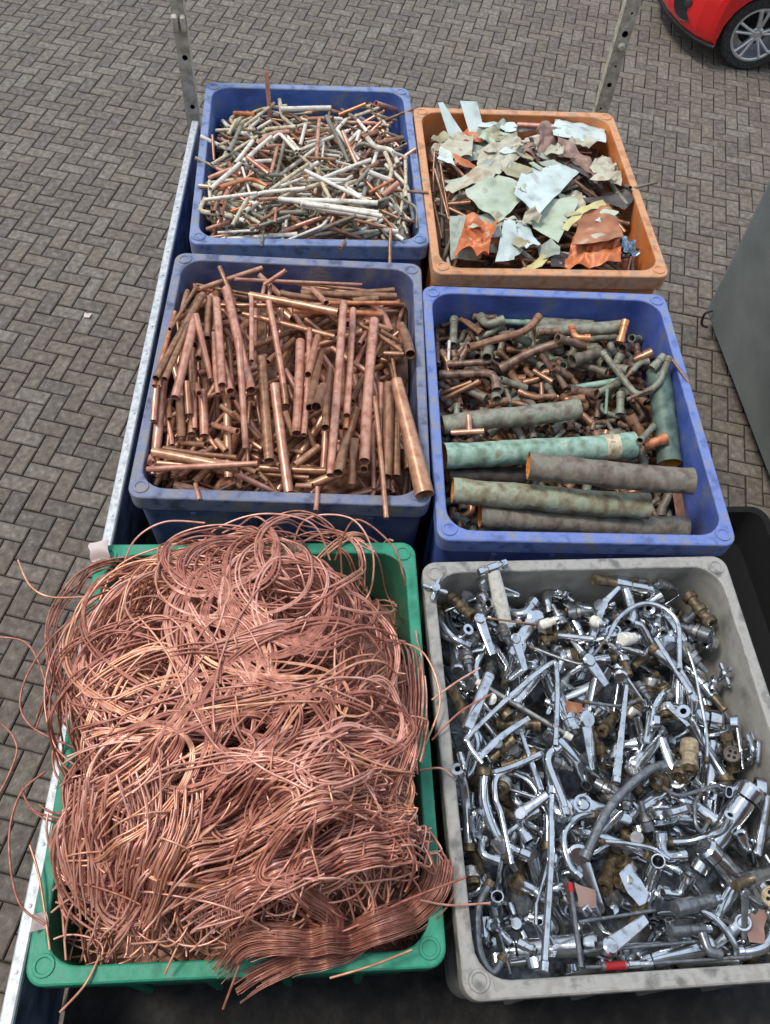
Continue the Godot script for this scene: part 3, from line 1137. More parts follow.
# ---------------------------------------------------------------- sheets of scrap
func sheet_mesh(poly: Array, crumple: float, m: Material, sd: int) -> Dictionary:
	var fn := FastNoiseLite.new()
	fn.seed = sd
	fn.frequency = 7.0
	fn.fractal_octaves = 2
	var p2 := PackedVector2Array()
	var tq := RandomNumberGenerator.new()
	tq.seed = sd
	for k in poly.size():
		var a := Vector2(poly[k].x, poly[k].z)
		var b := Vector2(poly[(k + 1) % poly.size()].x, poly[(k + 1) % poly.size()].z)
		p2.append(a)
		var cuts := tq.randi_range(1, 3) if a.distance_to(b) > .04 else 0
		for j in cuts:
			var f := (j + tq.randf_range(.7, 1.3)) / (cuts + 1.0)
			p2.append(a.lerp(b, f) + (b - a).orthogonal().normalized() * tq.randfn(0.0, .0035))
	var ids := Geometry2D.triangulate_polygon(p2)
	var tris := []
	for k in range(0, ids.size(), 3): tris.append([p2[ids[k]], p2[ids[k + 1]], p2[ids[k + 2]]])
	for lv in 3:
		var nx := []
		for t in tris:
			var a: Vector2 = t[0]; var b: Vector2 = t[1]; var c: Vector2 = t[2]
			var ab := (a + b) / 2; var bc := (b + c) / 2; var ca := (c + a) / 2
			nx.append([a, ab, ca]); nx.append([ab, b, bc]); nx.append([ca, bc, c]); nx.append([ab, bc, ca])
		tris = nx
	var amp := .006 + .007 * crumple
	var curl := fn.get_noise_2d(90.0, sd) * 1.2
	var dir := Vector2.from_angle(sd * 1.7)
	var hgt := func(q: Vector2) -> float:
		var s := q.dot(dir)
		var f := absf(fn.get_noise_2d(q.x + 3.0, q.y)) * 2.0 - .4 if crumple > 1.5 else fn.get_noise_2d(q.x, q.y)
		return f * amp + curl * s * s * 1.5
	var buf := Buf.new()
	for side: float in [1.0, -1.0]:
		for t in tris:
			var s := buf.v.size()
			for q: Vector2 in t:
				var e := .004
				var hx: float = (hgt.call(q + Vector2(e, 0)) - hgt.call(q - Vector2(e, 0))) / (2 * e)
				var hz: float = (hgt.call(q + Vector2(0, e)) - hgt.call(q - Vector2(0, e))) / (2 * e)
				buf.v.append(Vector3(q.x, hgt.call(q) + side * .0009, q.y))
				buf.n.append(Vector3(-hx, 1, -hz).normalized() * side)
			buf.tri(s, s + 1, s + 2)
	for i in p2.size():
		var a := p2[i]
		var b := p2[(i + 1) % p2.size()]
		for k in 8:
			var q0 := a.lerp(b, k / 8.0)
			var q1 := a.lerp(b, (k + 1) / 8.0)
			var d := (b - a).normalized()
			var y0: float = hgt.call(q0)
			var y1: float = hgt.call(q1)
			buf.quad(Vector3(q0.x, y0 - .0009, q0.y), Vector3(q1.x, y1 - .0009, q1.y), Vector3(q1.x, y1 + .0009, q1.y), Vector3(q0.x, y0 + .0009, q0.y), Vector3(d.y, 0, -d.x))
	var caps := []
	var bb := Rect2(p2[0], Vector2.ZERO)
	for q in p2: bb = bb.expand(q)
	var x := bb.position.x
	while x <= bb.end.x:
		var z := bb.position.y
		while z <= bb.end.y:
			if Geometry2D.is_point_in_polygon(Vector2(x, z), p2):
				var w := Vector3(x, hgt.call(Vector2(x, z)), z)
				caps.append([w, w + Vector3(.001, 0, 0), .001])
			z += .014
		x += .014
	return {"mesh": to_mesh(buf, m), "caps": caps}

func settle_sheet(hp: Heap, caps: Array, t: Transform3D) -> void:
	for c in caps:
		var p: Vector3 = t * (c[0] as Vector3)
		for ox: float in [-.005, .005]:
			for oz: float in [-.005, .005]: hp.put(p.x + ox, p.z + oz, p.y + .001)

# ---------------------------------------------------------------- scrap taps
const TAPS_GROUP := "scrap taps and fittings in the grey box"

func tap_piece(hp: Heap, tab: String, i: int, row: Array) -> void:
	var kind: String = row[0]
	var q := row_points(row)
	var r: float = row[2] * .001
	var m: Material = mats[row[1]]
	var pts: Array = q.pts
	if kind == "sheetc":
		var sm := sheet_mesh(pts, row[2], mats[{"r": "sr", "n": "sk", "h": "h"}[row[1]]], 40 + i)
		var ts := hp.drop(sm.caps, q.c.x, q.c.z, 0.0, .4, .004)
		settle_sheet(hp, sm.caps, ts)
		report(tab, i, ts, pts)
		one("plate", sm.mesh, hp.tc * ts, {"r": "small rust-brown metal plate lying among the taps", "n": "flat brown cardboard-like piece lying among the taps", "h": "shiny bent silver plate lying among the taps"}[row[1]], "plate", TAPS_GROUP)
		return
	var caps := chain_caps(pts, r * (.55 if kind == "lever" else 1.0))
	var t := hp.drop(caps, q.c.x, q.c.z, q.yaw, .5, .006)
	hp.settle(caps, t)
	report(tab, i, t, pts)
	var at := hp.tc * t
	var zn := ", " + zone(5, q.c.x, q.c.z)
	var pv := PackedVector3Array(pts)
	var path := smooth_curve(pv, .008) if pts.size() > 3 else round_path(pts, r * 4.0, 6)
	var e0: Vector3 = pts[0]
	var e1: Vector3 = pts[pts.size() - 1]
	var d0 := (pts[1] - pts[0] as Vector3).normalized()
	var d1 := (pts[pts.size() - 2] - e1 as Vector3).normalized()
	var b := Buf.new()
	match kind:
		"hose":
			var hp2 := smooth_curve(pv, .005)
			var rr := PackedFloat32Array()
			for k in hp2.size(): rr.append(r * (1.0 if k % 2 == 0 else .88))
			var o := thing("flexible_hose", ("curved grey flexible hose" if row[1] == "s" else "long thin curved chrome hose") + zn, "hose", at, TAPS_GROUP)
			b.sweep(hp2, rr, 10)
			part("hose", b, m, o)
			for e in [[e0, d0], [e1, d1]]:
				b = Buf.new()
				b.lathe(e[0] - e[1] * .004, e[1], [[0, 0], [0, r * 1.3], [.016, r * 1.3], [.018, r * .9]], 6)
				part("end_nut", b, mats["b"], o)
		"rail":
			var o := thing("shower_rail", ({"h": "long straight chrome rail", "i": "long dull nickel rail with a pale end", "s": "long grey curved metal pipe"}[row[1]]) + zn, "rail", at, TAPS_GROUP)
			b.sweep(path, PackedFloat32Array([r]), 14, r * .2)
			part("tube", b, m, o)
			for e in [[e0, d0], [e1, d1]]:
				b = Buf.new()
				b.lathe(e[0] - e[1] * .006, e[1], [[0, 0], [0, r * 1.25], [.02, r * 1.35], [.024, r]], 14)
				part("end_cap", b, mats["plastic_white"] if row[1] == "i" else m, o)
		"rod":
			b.sweep(path, PackedFloat32Array([r]), 8)
			one("metal_rod", to_mesh(b, m), at, "thin straight grey rod stuck down in the front of the tap box" if row[1] == "s" else "thin brown rod lying across the back of the tap box", "rod", TAPS_GROUP)
		"lever":
			var o := thing("lever_tap", ("flat chrome tap lever with a round hub" if row[1] == "h" else "flat grey tap lever with a round hub") + zn, "tap lever", at, TAPS_GROUP)
			var rr := PackedFloat32Array()
			for k in path.size(): rr.append(r * lerpf(1.0, .62, k / float(path.size() - 1)))
			b.sweep(path, rr, 14, 0.0, .42, 3.0)
			part("blade", b, m, o)
			b = Buf.new()
			b.lathe(e0 - Vector3(0, r * .5, 0), Vector3.UP, [[0, 0], [0, r * 1.0], [r * .9, r * 1.05], [r * 1.1, r * .8], [r * 1.1, 0]], 16)
			part("hub", b, m, o)
		"bar":
			var o := thing("mixer_bar", ({"h": "chrome mixer tap bar with end collars", "s": "dull grey elbow tap bar with end collars", "d": "dark tap bar with end collars near the front rim"}[row[1]]) + zn, "tap", at, TAPS_GROUP)
			b.sweep(path, PackedFloat32Array([r]), 16, 0.0, 1.0, 3.5)
			part("body", b, m if row[1] != "d" else mats["red"], o)
			for e in [[e0, d0], [e1, d1]]:
				b = Buf.new()
				b.lathe(e[0] - e[1] * r * .5, e[1], [[0, 0], [0, r * .8], [r * .2, r * 1.1], [r * 1.0, r * 1.14], [r * 1.2, r * .9]], 14)
				part("collar", b, mats["s"] if i % 2 == 0 else m, o)
		"spout":
			var o := thing("swan_neck_tap", ("bent chrome swan-neck tap spout") + zn, "tap spout", at, TAPS_GROUP)
			b.sweep(path, PackedFloat32Array([r]), 14, r * .2)
			part("tube", b, m, o)
			b = Buf.new()
			b.lathe(e1 - d1 * .004, d1, [[0, r * .7], [0, r * 1.22], [.018, r * 1.22], [.022, r]], 16)
			part("aerator", b, m, o)
			b = Buf.new()
			b.lathe(e0 - d0 * .01, d0, [[0, 0], [0, r * .95], [.01, r * .95], [.01, r * 1.4], [.02, r * 1.4], [.024, r]], 6)
			part("base_nut", b, mats["b"] if i % 2 == 0 else m, o)
		"taper":
			var o := thing("slim_tap_handle", ("long tapering chrome tap handle") + zn, "tap handle", at, TAPS_GROUP)  # a loose handle alone, without a tap body
			b.sweep(path, PackedFloat32Array([r * .45, r * 1.0]), 16, 0.0, .7, 2.6)
			part("blade", b, m, o)
			b = Buf.new()
			b.lathe(e1 + d1 * r * .6, -d1, [[0, r * .9], [r * .5, r * 1.15], [r * 1.6, r * 1.1], [r * 1.7, 0]], 16)
			part("hub", b, m, o)
		"plug":
			var o := thing("stepped_valve", ({"w": "chunky white plastic tap part with a chrome stem", "h": "short stepped chrome valve body", "r": "big dull brass valve body", "s": "dull grey stepped valve body near the front rim"}[row[1]]) + zn, "valve", at, TAPS_GROUP)
			var l := e0.distance_to(e1)
			b.lathe(e0, -d1, [[0, 0], [0, r * .85], [l * .06, r], [l * .42, r], [l * .46, r * .8], [l * .7, r * .8]], 18)
			part("body", b, mats["plastic_white"] if row[1] == "w" else m, o)
			b = Buf.new()
			b.lathe(e0 - d1 * l * .7, -d1, [[0, r * .8], [0, r * 1.02], [l * .14, r * 1.02], [l * .14, r * .7]], 6)
			part("hex_collar", b, mats["h"] if row[1] == "w" else m, o)
			b = Buf.new()
			b.lathe(e0 - d1 * l * .84, -d1, [[0, r * .62], [l * .04, r * .66], [l * .06, r * .58], [l * .1, r * .66], [l * .12, r * .58], [l * .16, r * .64], [l * .16, r * .4], [l * .05, r * .38]], 14)
			part("thread", b, mats["b"] if row[1] == "r" else mats["h"], o)

# small fittings, one prototype of each kind
func fitting(kind: int) -> Dictionary:
	var o := Node3D.new()
	var b := Buf.new()
	var caps := []
	var nm := ""
	var lb := ""
	var H: Material = mats["h"]
	var BR: Material = mats["b"]
	match kind:
		0:
			nm = "pillar_tap"; lb = "small chrome pillar tap with a cross handle"
			b.lathe(Vector3(-.05, 0, 0), Vector3.RIGHT, [[0, 0], [0, .017], [.035, .017], [.04, .014], [.075, .016], [.08, .011]], 16)
			part("body", b, H, o)
			b = Buf.new()
			b.sweep(smooth_curve(PackedVector3Array([Vector3(-.025, 0, 0), Vector3(-.02, 0, .03), Vector3(-.02, 0, .07), Vector3(-.035, 0, .088)]), .008), PackedFloat32Array([.011]), 12, .002)
			part("spout", b, H, o)
			b = Buf.new()
			b.lathe(Vector3(.03, 0, 0), Vector3.RIGHT, [[0, .008], [.01, .014], [.022, .015], [.026, .008], [.026, 0]], 14)
			part("handle_hub", b, H, o)
			for k in 4:
				b = Buf.new()
				var d := Vector3(0, cos(k * PI / 2), sin(k * PI / 2))
				b.sweep(PackedVector3Array([Vector3(.043, 0, 0) + d * .01, Vector3(.043, 0, 0) + d * .026, Vector3(.043, 0, 0) + d * .03]), PackedFloat32Array([.0045, .006, .004]), 8)
				part("handle_arm", b, H, o)
			b = Buf.new()
			b.lathe(Vector3(-.05, 0, 0), Vector3.LEFT, [[0, .010], [.045, .010], [.045, 0]], 12)
			part("tail", b, BR, o)
			caps = [[Vector3(-.095, 0, 0), Vector3(.056, 0, 0), .017], [Vector3(-.02, 0, 0), Vector3(-.025, 0, .085), .011]]
		1:
			nm = "brass_valve"; lb = "small brass valve with hex nuts"
			b.lathe(Vector3(-.03, 0, 0), Vector3.RIGHT, [[0, 0], [0, .011], [.02, .011], [.022, .015], [.038, .015], [.04, .011], [.06, .011], [.06, 0]], 14)
			part("body", b, BR, o)
			for sx: float in [-1.0, 1.0]:
				b = Buf.new()
				b.lathe(Vector3(sx * .028, 0, 0), Vector3(sx, 0, 0), [[0, .011], [0, .016], [.014, .016], [.014, .008], [.004, .007]], 6)
				part("hex_nut", b, BR, o)
			b = Buf.new()
			b.lathe(Vector3(0, 0, .01), Vector3.BACK, [[0, .008], [.018, .008], [.018, .013], [.028, .013], [.028, 0]], 12)
			part("stem", b, mats["s"], o)
			caps = [[Vector3(-.042, 0, 0), Vector3(.042, 0, 0), .015], [Vector3.ZERO, Vector3(0, 0, .036), .012]]
		2:
			nm = "small_lever_handle"; lb = "small flat chrome lever handle"  # a loose lever handle alone, without a tap body
			b.sweep(PackedVector3Array([Vector3(-.055, 0, 0), Vector3(0, .004, 0), Vector3(.05, .008, 0), Vector3(.056, .009, 0)]), PackedFloat32Array([.017, .013, .01, .006]), 14, 0.0, .4, 3.0)
			part("blade", b, H, o)
			b = Buf.new()
			b.lathe(Vector3(-.05, -.012, 0), Vector3.UP, [[0, .015], [.0, .02], [.016, .021], [.02, .016], [.02, 0]], 16)
			part("hub", b, H, o)
			caps = [[Vector3(-.066, 0, 0), Vector3(.055, .005, 0), .01]]
		3:
			nm = "elbow_fitting"; lb = "small chrome elbow fitting with nuts"
			b.sweep(round_path([Vector3(-.03, 0, -.012), Vector3(.012, 0, -.012), Vector3(.012, 0, .03)], .02), PackedFloat32Array([.0105]), 12, .002)
			part("bend", b, H, o)
			for e in [[Vector3(-.034, 0, -.012), Vector3.RIGHT], [Vector3(.012, 0, .034), Vector3.FORWARD]]:
				b = Buf.new()
				b.lathe(e[0], e[1], [[.004, .008], [0, .015], [.014, .015], [.014, .0105]], 6)
				part("hex_nut", b, H, o)
			caps = [[Vector3(-.034, 0, -.012), Vector3(.012, 0, -.012), .013], [Vector3(.012, 0, -.012), Vector3(.012, 0, .034), .013]]
		4:
			nm = "coupling_ring"; lb = "small round threaded coupling ring"
			b.lathe(Vector3(-.011, 0, 0), Vector3.RIGHT, [[0, .013], [0, .02], [.004, .021], [.018, .021], [.022, .02], [.022, .013], [0, .013]], 16)
			part("ring", b, mats["i"], o)
			b = Buf.new()
			b.lathe(Vector3(.011, 0, 0), Vector3.RIGHT, [[0, .016], [.003, .0175], [.006, .016], [.009, .0175], [.012, .016], [.012, .012], [0, .012]], 14)
			part("thread", b, BR, o)
			caps = [[Vector3(-.008, 0, 0), Vector3(.02, 0, 0), .019]]
		5:
			nm = "short_spout"; lb = "short curved chrome spout with a nut"
			b.sweep(smooth_curve(PackedVector3Array([Vector3(-.07, 0, -.01), Vector3(-.02, 0, -.02), Vector3(.04, 0, -.005), Vector3(.065, 0, .03)]), .008), PackedFloat32Array([.0095]), 12, .002)
			part("tube", b, H, o)
			b = Buf.new()
			b.lathe(Vector3(-.078, 0, -.009), Vector3(1, 0, -.2), [[0, .006], [0, .014], [.013, .014], [.015, .0095]], 6)
			part("nut", b, BR, o)
			b = Buf.new()
			b.lathe(Vector3(.068, 0, .036), Vector3(-.5, 0, -.85), [[0, .006], [0, .0125], [.016, .0125], [.018, .0095]], 14)
			part("aerator", b, H, o)
			caps = [[Vector3(-.07, 0, -.01), Vector3(.04, 0, -.008), .012], [Vector3(.04, 0, -.008), Vector3(.066, 0, .034), .012]]
		6:
			nm = "cross_head_handle"; lb = "small chrome cross-head tap handle"  # a loose cross-head handle alone, without a tap body
			b.lathe(Vector3(0, -.014, 0), Vector3.UP, [[0, .009], [.012, .013], [.024, .014], [.03, .009], [.03, 0]], 14)
			part("hub", b, H, o)
			for k in 4:
				b = Buf.new()
				var d := Vector3(cos(k * PI / 2 + .4), 0, sin(k * PI / 2 + .4))
				b.sweep(PackedVector3Array([Vector3(0, .004, 0) + d * .008, Vector3(0, .004, 0) + d * .028, Vector3(0, .004, 0) + d * .033]), PackedFloat32Array([.0055, .008, .005]), 8)
				part("arm", b, H, o)
			caps = [[Vector3(-.032, 0, 0), Vector3(.032, 0, 0), .011], [Vector3(0, 0, -.032), Vector3(0, 0, .032), .011]]
		7:
			nm = "waste_flange"; lb = "round chrome sink waste flange"
			b.lathe(Vector3(0, -.012, 0), Vector3.UP, [[0, .02], [.012, .022], [.014, .033], [.018, .034], [.0185, .022], [.012, .02], [.012, 0]], 20)
			part("flange", b, H, o)
			for k in 3:
				b = Buf.new()
				b.box(Vector3(0, .002, 0), Vector3(.04, .003, .005), .001, Basis(Vector3.UP, k * PI / 3))
				part("grid_bar", b, mats["s"], o)
			caps = [[Vector3(-.03, 0, 0), Vector3(.03, 0, 0), .008], [Vector3(0, 0, -.03), Vector3(0, 0, .03), .008]]
		8:
			nm = "tap_cartridge"; lb = "small stepped grey tap cartridge"
			b.lathe(Vector3(-.035, 0, 0), Vector3.RIGHT, [[0, 0], [0, .015], [.02, .016], [.022, .012], [.042, .012], [.044, .007], [.066, .006], [.066, 0]], 14)
			part("body", b, mats["s"], o)
			b = Buf.new()
			b.lathe(Vector3(-.012, 0, 0), Vector3.RIGHT, [[0, .012], [0, .017], [.008, .017], [.008, .012]], 6)
			part("hex_nut", b, mats["i"], o)
			caps = [[Vector3(-.035, 0, 0), Vector3(.03, 0, 0), .015]]
		9:
			nm = "mixer_tap"; lb = "chrome mixer tap body with two inlets"
			b.sweep(PackedVector3Array([Vector3(-.06, 0, 0), Vector3(-.055, 0, 0), Vector3(.055, 0, 0), Vector3(.06, 0, 0)]), PackedFloat32Array([.017, .02, .02, .017]), 16)
			part("body", b, H, o)
			for sx: float in [-1.0, 1.0]:
				b = Buf.new()
				b.lathe(Vector3(sx * .062, 0, 0), Vector3(sx, 0, 0), [[0, .014], [.002, .02], [.022, .021], [.027, .016], [.027, 0]], 16)
				part("knob", b, H, o)
			b = Buf.new()
			b.sweep(PackedVector3Array([Vector3(0, 0, .01), Vector3(0, 0, .05), Vector3(0, -.004, .085)]), PackedFloat32Array([.013, .011, .01]), 12, .002, .7, 3.0)
			part("spout", b, H, o)
			caps = [[Vector3(-.088, 0, 0), Vector3(.088, 0, 0), .02], [Vector3.ZERO, Vector3(0, 0, .085), .012]]
	return {"node": o, "caps": caps, "name": nm, "label": lb}

func fill_taps(hp: Heap, n: int, target: Callable) -> void:
	var core := core_buf(hp)
	one("fitting_mass", to_mesh(core, mats["s"]), hp.tc, "packed mass of fittings under the loose taps", "scrap heap").set_meta("kind", "stuff")
	var protos := []
	for k in 10: protos.append(fitting(k))
	var weight := [5, 2, 6, 4, 2, 4, 2, 1, 3, 6]
	var bag := []
	for k in 10:
		for w in weight[k]: bag.append(k)
	for i in n:
		var p: Dictionary = protos[bag[rng.randi() % bag.size()]]
		var big := rng.randf_range(1.0, 1.7)
		var roll := Basis(Vector3.RIGHT, rng.randf() * TAU).scaled(Vector3(big, big, big))
		var caps := []
		for c in p.caps: caps.append([roll * (c[0] as Vector3), roll * (c[1] as Vector3), c[2] * big])
		var spot := try_spot(hp, .16, {"target": target})
		if spot.is_empty(): continue
		var t := hp.drop(caps, spot[0], spot[1], spot[2], .5, .005)
		if t.origin.y > target.call(spot[0], spot[1]) + .04: continue
		hp.settle(caps, t)
		var o: Node3D = (p.node as Node3D).duplicate()
		o.name = numbered(p.name)
		add_child(o)
		o.transform = hp.tc * t * Transform3D(roll, Vector3.ZERO)
		tag(o, (("large " + (p.label as String).replace("small ", "").replace("short ", "")) if big > 1.4 else p.label) + ", " + zone(5, spot[0], spot[1]), "tap part" if p.name != "pillar_tap" and p.name != "mixer_tap" else "tap", TAPS_GROUP)
	for p in protos: (p.node as Node3D).free()

# ---------------------------------------------------------------- copper wire
func mound(x: float, z: float) -> float:
	var u := x / .52
	var w := (z + .08) / .62
	var m := .21 * exp(-(u * u * u * u * 1.2 + w * w * w * w * 1.3)) - .03
	m -= .15 * sg((x - .26) * 22.0) * sg((-.26 - z) * 22.0)
	m -= .06 * sg((x - .34) * 25.0)
	m -= .08 * sg((-.42 - z) * 25.0)
	m -= .15 * sg((-.14 - x) * 18.0) * sg((z - .36) * 18.0)
	return m

func sg(t: float) -> float:
	return 1.0 / (1.0 + exp(-t))

func lay_wire(hp: Heap, xz: PackedVector2Array, r: float, lift := 0.0) -> PackedVector3Array:
	var m := xz.size()
	var y := PackedFloat32Array()
	for q in xz:
		var h := hp.at(q.x, q.y)
		if h < -.3: h = mound(q.x, q.y) - .01      # beyond the rim the springy wire carries itself
		y.append(h + r + lift)
	var e := PackedFloat32Array()
	for i in m:
		var a := y[i]
		for k in range(maxi(0, i - 3), mini(m, i + 4)): a = maxf(a, y[k])
		e.append(a)
	for pass_i in 3:
		var e2 := e.duplicate()
		for i in range(1, m - 1): e2[i] = (e[i - 1] + e[i] * 2.0 + e[i + 1]) / 4.0
		e = e2
	var out := PackedVector3Array()
	for i in m:
		out.append(Vector3(xz[i].x, e[i], xz[i].y))
		var lim := mound(xz[i].x, xz[i].y) + .12
		hp.put(xz[i].x, xz[i].y, minf(e[i] + r * .4, lim))
	return out

func tone_word(k: String) -> String:
	return {"wire_a": "pale pink ", "wire_b": "dull ", "wire_c": "orange ", "wire_e": "dark "}[k]

func loop_xz(cx: float, cz: float, rad: float, a0: float, turns: float, sq: float, tilt: float) -> PackedVector2Array:
	var out := PackedVector2Array()
	var m := int(turns * TAU * rad / .016)
	var ph := rng.randf() * TAU
	var dr := rng.randf_range(-.03, .03)
	for i in m + 1:
		var f := i / float(maxi(m, 1))
		var a := a0 + f * turns * TAU
		var rr := rad * (1.0 + .07 * sin(a * 2.0 + ph) + .04 * sin(a * 3.7 + ph * 2.0)) + dr * f * turns
		var q := Vector2(cos(a) * rr, sin(a) * rr * sq).rotated(tilt)
		out.append(Vector2(cx, cz) + q)
	return out

const HANK_LABELS := ["small tied hank of copper wire on the crown of the heap", "flat tied hank of copper wire below the heap's crown", "broad copper wire hank across the middle of the heap", "short folded copper wire hank lying over the broad middle hank", "long thick copper wire hank running up towards the grey box", "copper wire hank folded at the end nearest the grey box", "widest copper wire hank, fanning out beside the grey box", "curled twist of hair-fine copper strands inside the thick tail", "straggly tail of hair-fine copper strands lying on the front rim", "thick curved tail of hair-fine copper strands at the front corner", "upright copper wire hank along the wall next to the grey box", "copper wire hank running along the side board wall", "loose copper wire hank between the side board hank and the broad ones", "slanting copper wire hank down the middle of the front"]

func build_wire_box(hp: Heap) -> void:
	var keys := ["wire_a", "wire_b", "wire_c", "wire_e", "wire_e"]
	# packed tangle underneath
	var am := ArrayMesh.new()
	am.add_surface_from_arrays(Mesh.PRIMITIVE_TRIANGLES, core_buf(hp).arrays())
	am.surface_set_material(0, mats["wire_b"])
	var mass := [Buf.new(), Buf.new(), Buf.new()]
	for i in 620:
		var xz := loop_xz(rng.randf_range(-.44, .44), rng.randf_range(-.5, .5) if i < 290 else rng.randf_range(.25, .56), rng.randf_range(.08, .3) if i < 400 else rng.randf_range(.05, .16), rng.randf() * TAU, rng.randf_range(.3, .8), rng.randf_range(.6, 1.0), rng.randf() * TAU)
		var ok := PackedVector2Array()
		for q in xz:
			if absf(q.x) < .457 and absf(q.y) < .558: ok.append(q)
			elif ok.size() > 0: break
		if ok.size() < 6: continue
		var p := lay_wire(hp, ok, .003)
		(mass[i % 3] as Buf).sweep(p, PackedFloat32Array([.0029]), 5)
	for k in 3:
		am.add_surface_from_arrays(Mesh.PRIMITIVE_TRIANGLES, (mass[k] as Buf).arrays())
		am.surface_set_material(k + 1, mats[["wire_b", "wire_c", "wire_a"][k]])
	one("wire_tangle", am, hp.tc, "dense tangle of bare copper wire deep in the green box", "wire").set_meta("kind", "stuff")
	# single loops and strands: [count, centre x, z, jitter, radius range, squash, label]
	var sets := [
		[34, -.19, -.20, .06, .17, .34, .95, "springy copper wire coil leaning over the side board"],
		[12, -.20, .06, .05, .20, .32, .8, "springy copper wire coil mid-heap beside the side board"],
		[22, .10, -.20, .08, .12, .29, .9, "round copper wire coil on the heap's crown"],
		[14, .02, -.38, .10, .12, .22, .9, "copper wire coil rising at the back by the blue box"],
		[16, -.26, .36, .06, .09, .2, .8, "copper wire coil low in the front corner by the side board"]]
	for s in sets:
		for i in s[0]:
			var rad := rng.randf_range(s[4], s[5])
			var xz := loop_xz(s[1] + rng.randfn(0, s[3]), s[2] + rng.randfn(0, s[3]), rad, rng.randf() * TAU, rng.randf_range(.5, 1.3), s[6] * rng.randf_range(.8, 1.1), rng.randf() * TAU)
			var cut := PackedVector2Array()
			for q in xz:
				if q.x > .46 or q.y < -.66 or q.x < -.60 or q.y > .5:
					if cut.size() > 10: break
					cut.clear()
					continue
				cut.append(q)
			if cut.size() < 10: continue
			var b := Buf.new()
			var strands := rng.randi_range(2, 6)
			for k in strands:
				var o0 := rng.randfn(0.0, .009)
				var o1 := rng.randfn(0.0, .012)
				var sk := PackedVector2Array()
				var lo := rng.randi_range(0, int(cut.size() * .2))
				var hi2 := cut.size() - rng.randi_range(0, int(cut.size() * .2))
				for j in range(lo, hi2):
					var tg := (cut[mini(j + 1, cut.size() - 1)] - cut[maxi(j - 1, 0)]).normalized()
					sk.append(cut[j] + Vector2(-tg.y, tg.x) * lerpf(o0, o1, j / float(cut.size())))
				if sk.size() < 8: continue
				b.sweep(lay_wire(hp, sk, .0031), PackedFloat32Array([rng.randf_range(.0026, .0034)]), 6)
			if b.v.size() == 0: continue
			var kk: String = keys[rng.randi() % 5]
			one("wire_coil", to_mesh(b, mats[kk]), hp.tc, ("wide " if rad > .22 else "small ") + ("thick " if strands > 4 else ("thin " if strands < 3 else "")) + tone_word(kk) + s[7], "wire", "loose copper wires in the green box")
	# folded hanks
	for hi in HANKS.size():
		# loose slack between one hank and the next
		for k in 4:
			var c0 := Vector2(rng.randf_range(-.36, .38), rng.randf_range(.0, .44))
			var xs := loop_xz(c0.x, c0.y, rng.randf_range(.12, .26), rng.randf() * TAU, rng.randf_range(.35, .9), rng.randf_range(.3, .7), -.45 + rng.randfn(0.0, .35))
			var cu := PackedVector2Array()
			for q in xs:
				if absf(q.x) > .442 or q.y > .535:
					if cu.size() > 8: break
					cu.clear()
					continue
				cu.append(q)
			if cu.size() < 8: continue
			var bw := Buf.new()
			for st in rng.randi_range(2, 6):
				var o0 := rng.randfn(0.0, .009)
				var o1 := rng.randfn(0.0, .014)
				var sk := PackedVector2Array()
				for j in range(rng.randi_range(0, cu.size() / 5), cu.size() - rng.randi_range(0, cu.size() / 5)):
					var tg := (cu[mini(j + 1, cu.size() - 1)] - cu[maxi(j - 1, 0)]).normalized()
					var w := cu[j] + Vector2(-tg.y, tg.x) * lerpf(o0, o1, j / float(cu.size()))
					sk.append(Vector2(clampf(w.x, -.452, .452), minf(w.y, .552)))
				if sk.size() > 6: bw.sweep(lay_wire(hp, sk, .0031), PackedFloat32Array([rng.randf_range(.0025, .0034)]), 6)
			if bw.v.size() == 0: continue
			var kw: String = keys[rng.randi() % 5]
			one("copper_wire", to_mesh(bw, mats[kw]), hp.tc, "slack " + tone_word(kw) + "copper wire loop among the hanks, " + zone(4, c0.x, c0.y), "wire", "loose copper wires in the green box")
		var hk: Array = HANKS[hi]
		var w: float = hk[0] * .001
		var r: float = hk[2] * .001
		var ctl := PackedVector3Array()
		for i in range(3, hk.size(), 2): ctl.append(Vector3(hk[i] * .001, 0, hk[i + 1] * .001))
		var cl := smooth_curve(ctl, .018)
		var m := cl.size()
		var basey := PackedFloat32Array()
		for i in m:
			var top := -1.0
			for o: float in [-.4, -.2, 0.0, .2, .4]:
				var tg := (cl[mini(i + 1, m - 1)] - cl[maxi(i - 1, 0)]).normalized()
				var q := cl[i] + Vector3(-tg.z, 0, tg.x) * o * w
				var hh := hp.at(q.x, q.z)
				if hh > -.3: top = maxf(top, hh)
			if top < -.5: top = maxf(mound(cl[i].x, cl[i].z) - .02, -.12)
			basey.append(top)
		for pass_i in 4:
			var e2 := basey.duplicate()
			for i in range(1, m - 1): e2[i] = (basey[i - 1] + basey[i] * 2.0 + basey[i + 1]) / 4.0
			basey = e2
		var fine := r < .002
		var root := thing("wire_hank", HANK_LABELS[hi], "wire", hp.tc, "hanks of copper wire in the green box")
		var bufs := [Buf.new(), Buf.new()]
		var pairs: int = int(hk[1] / 2.0)
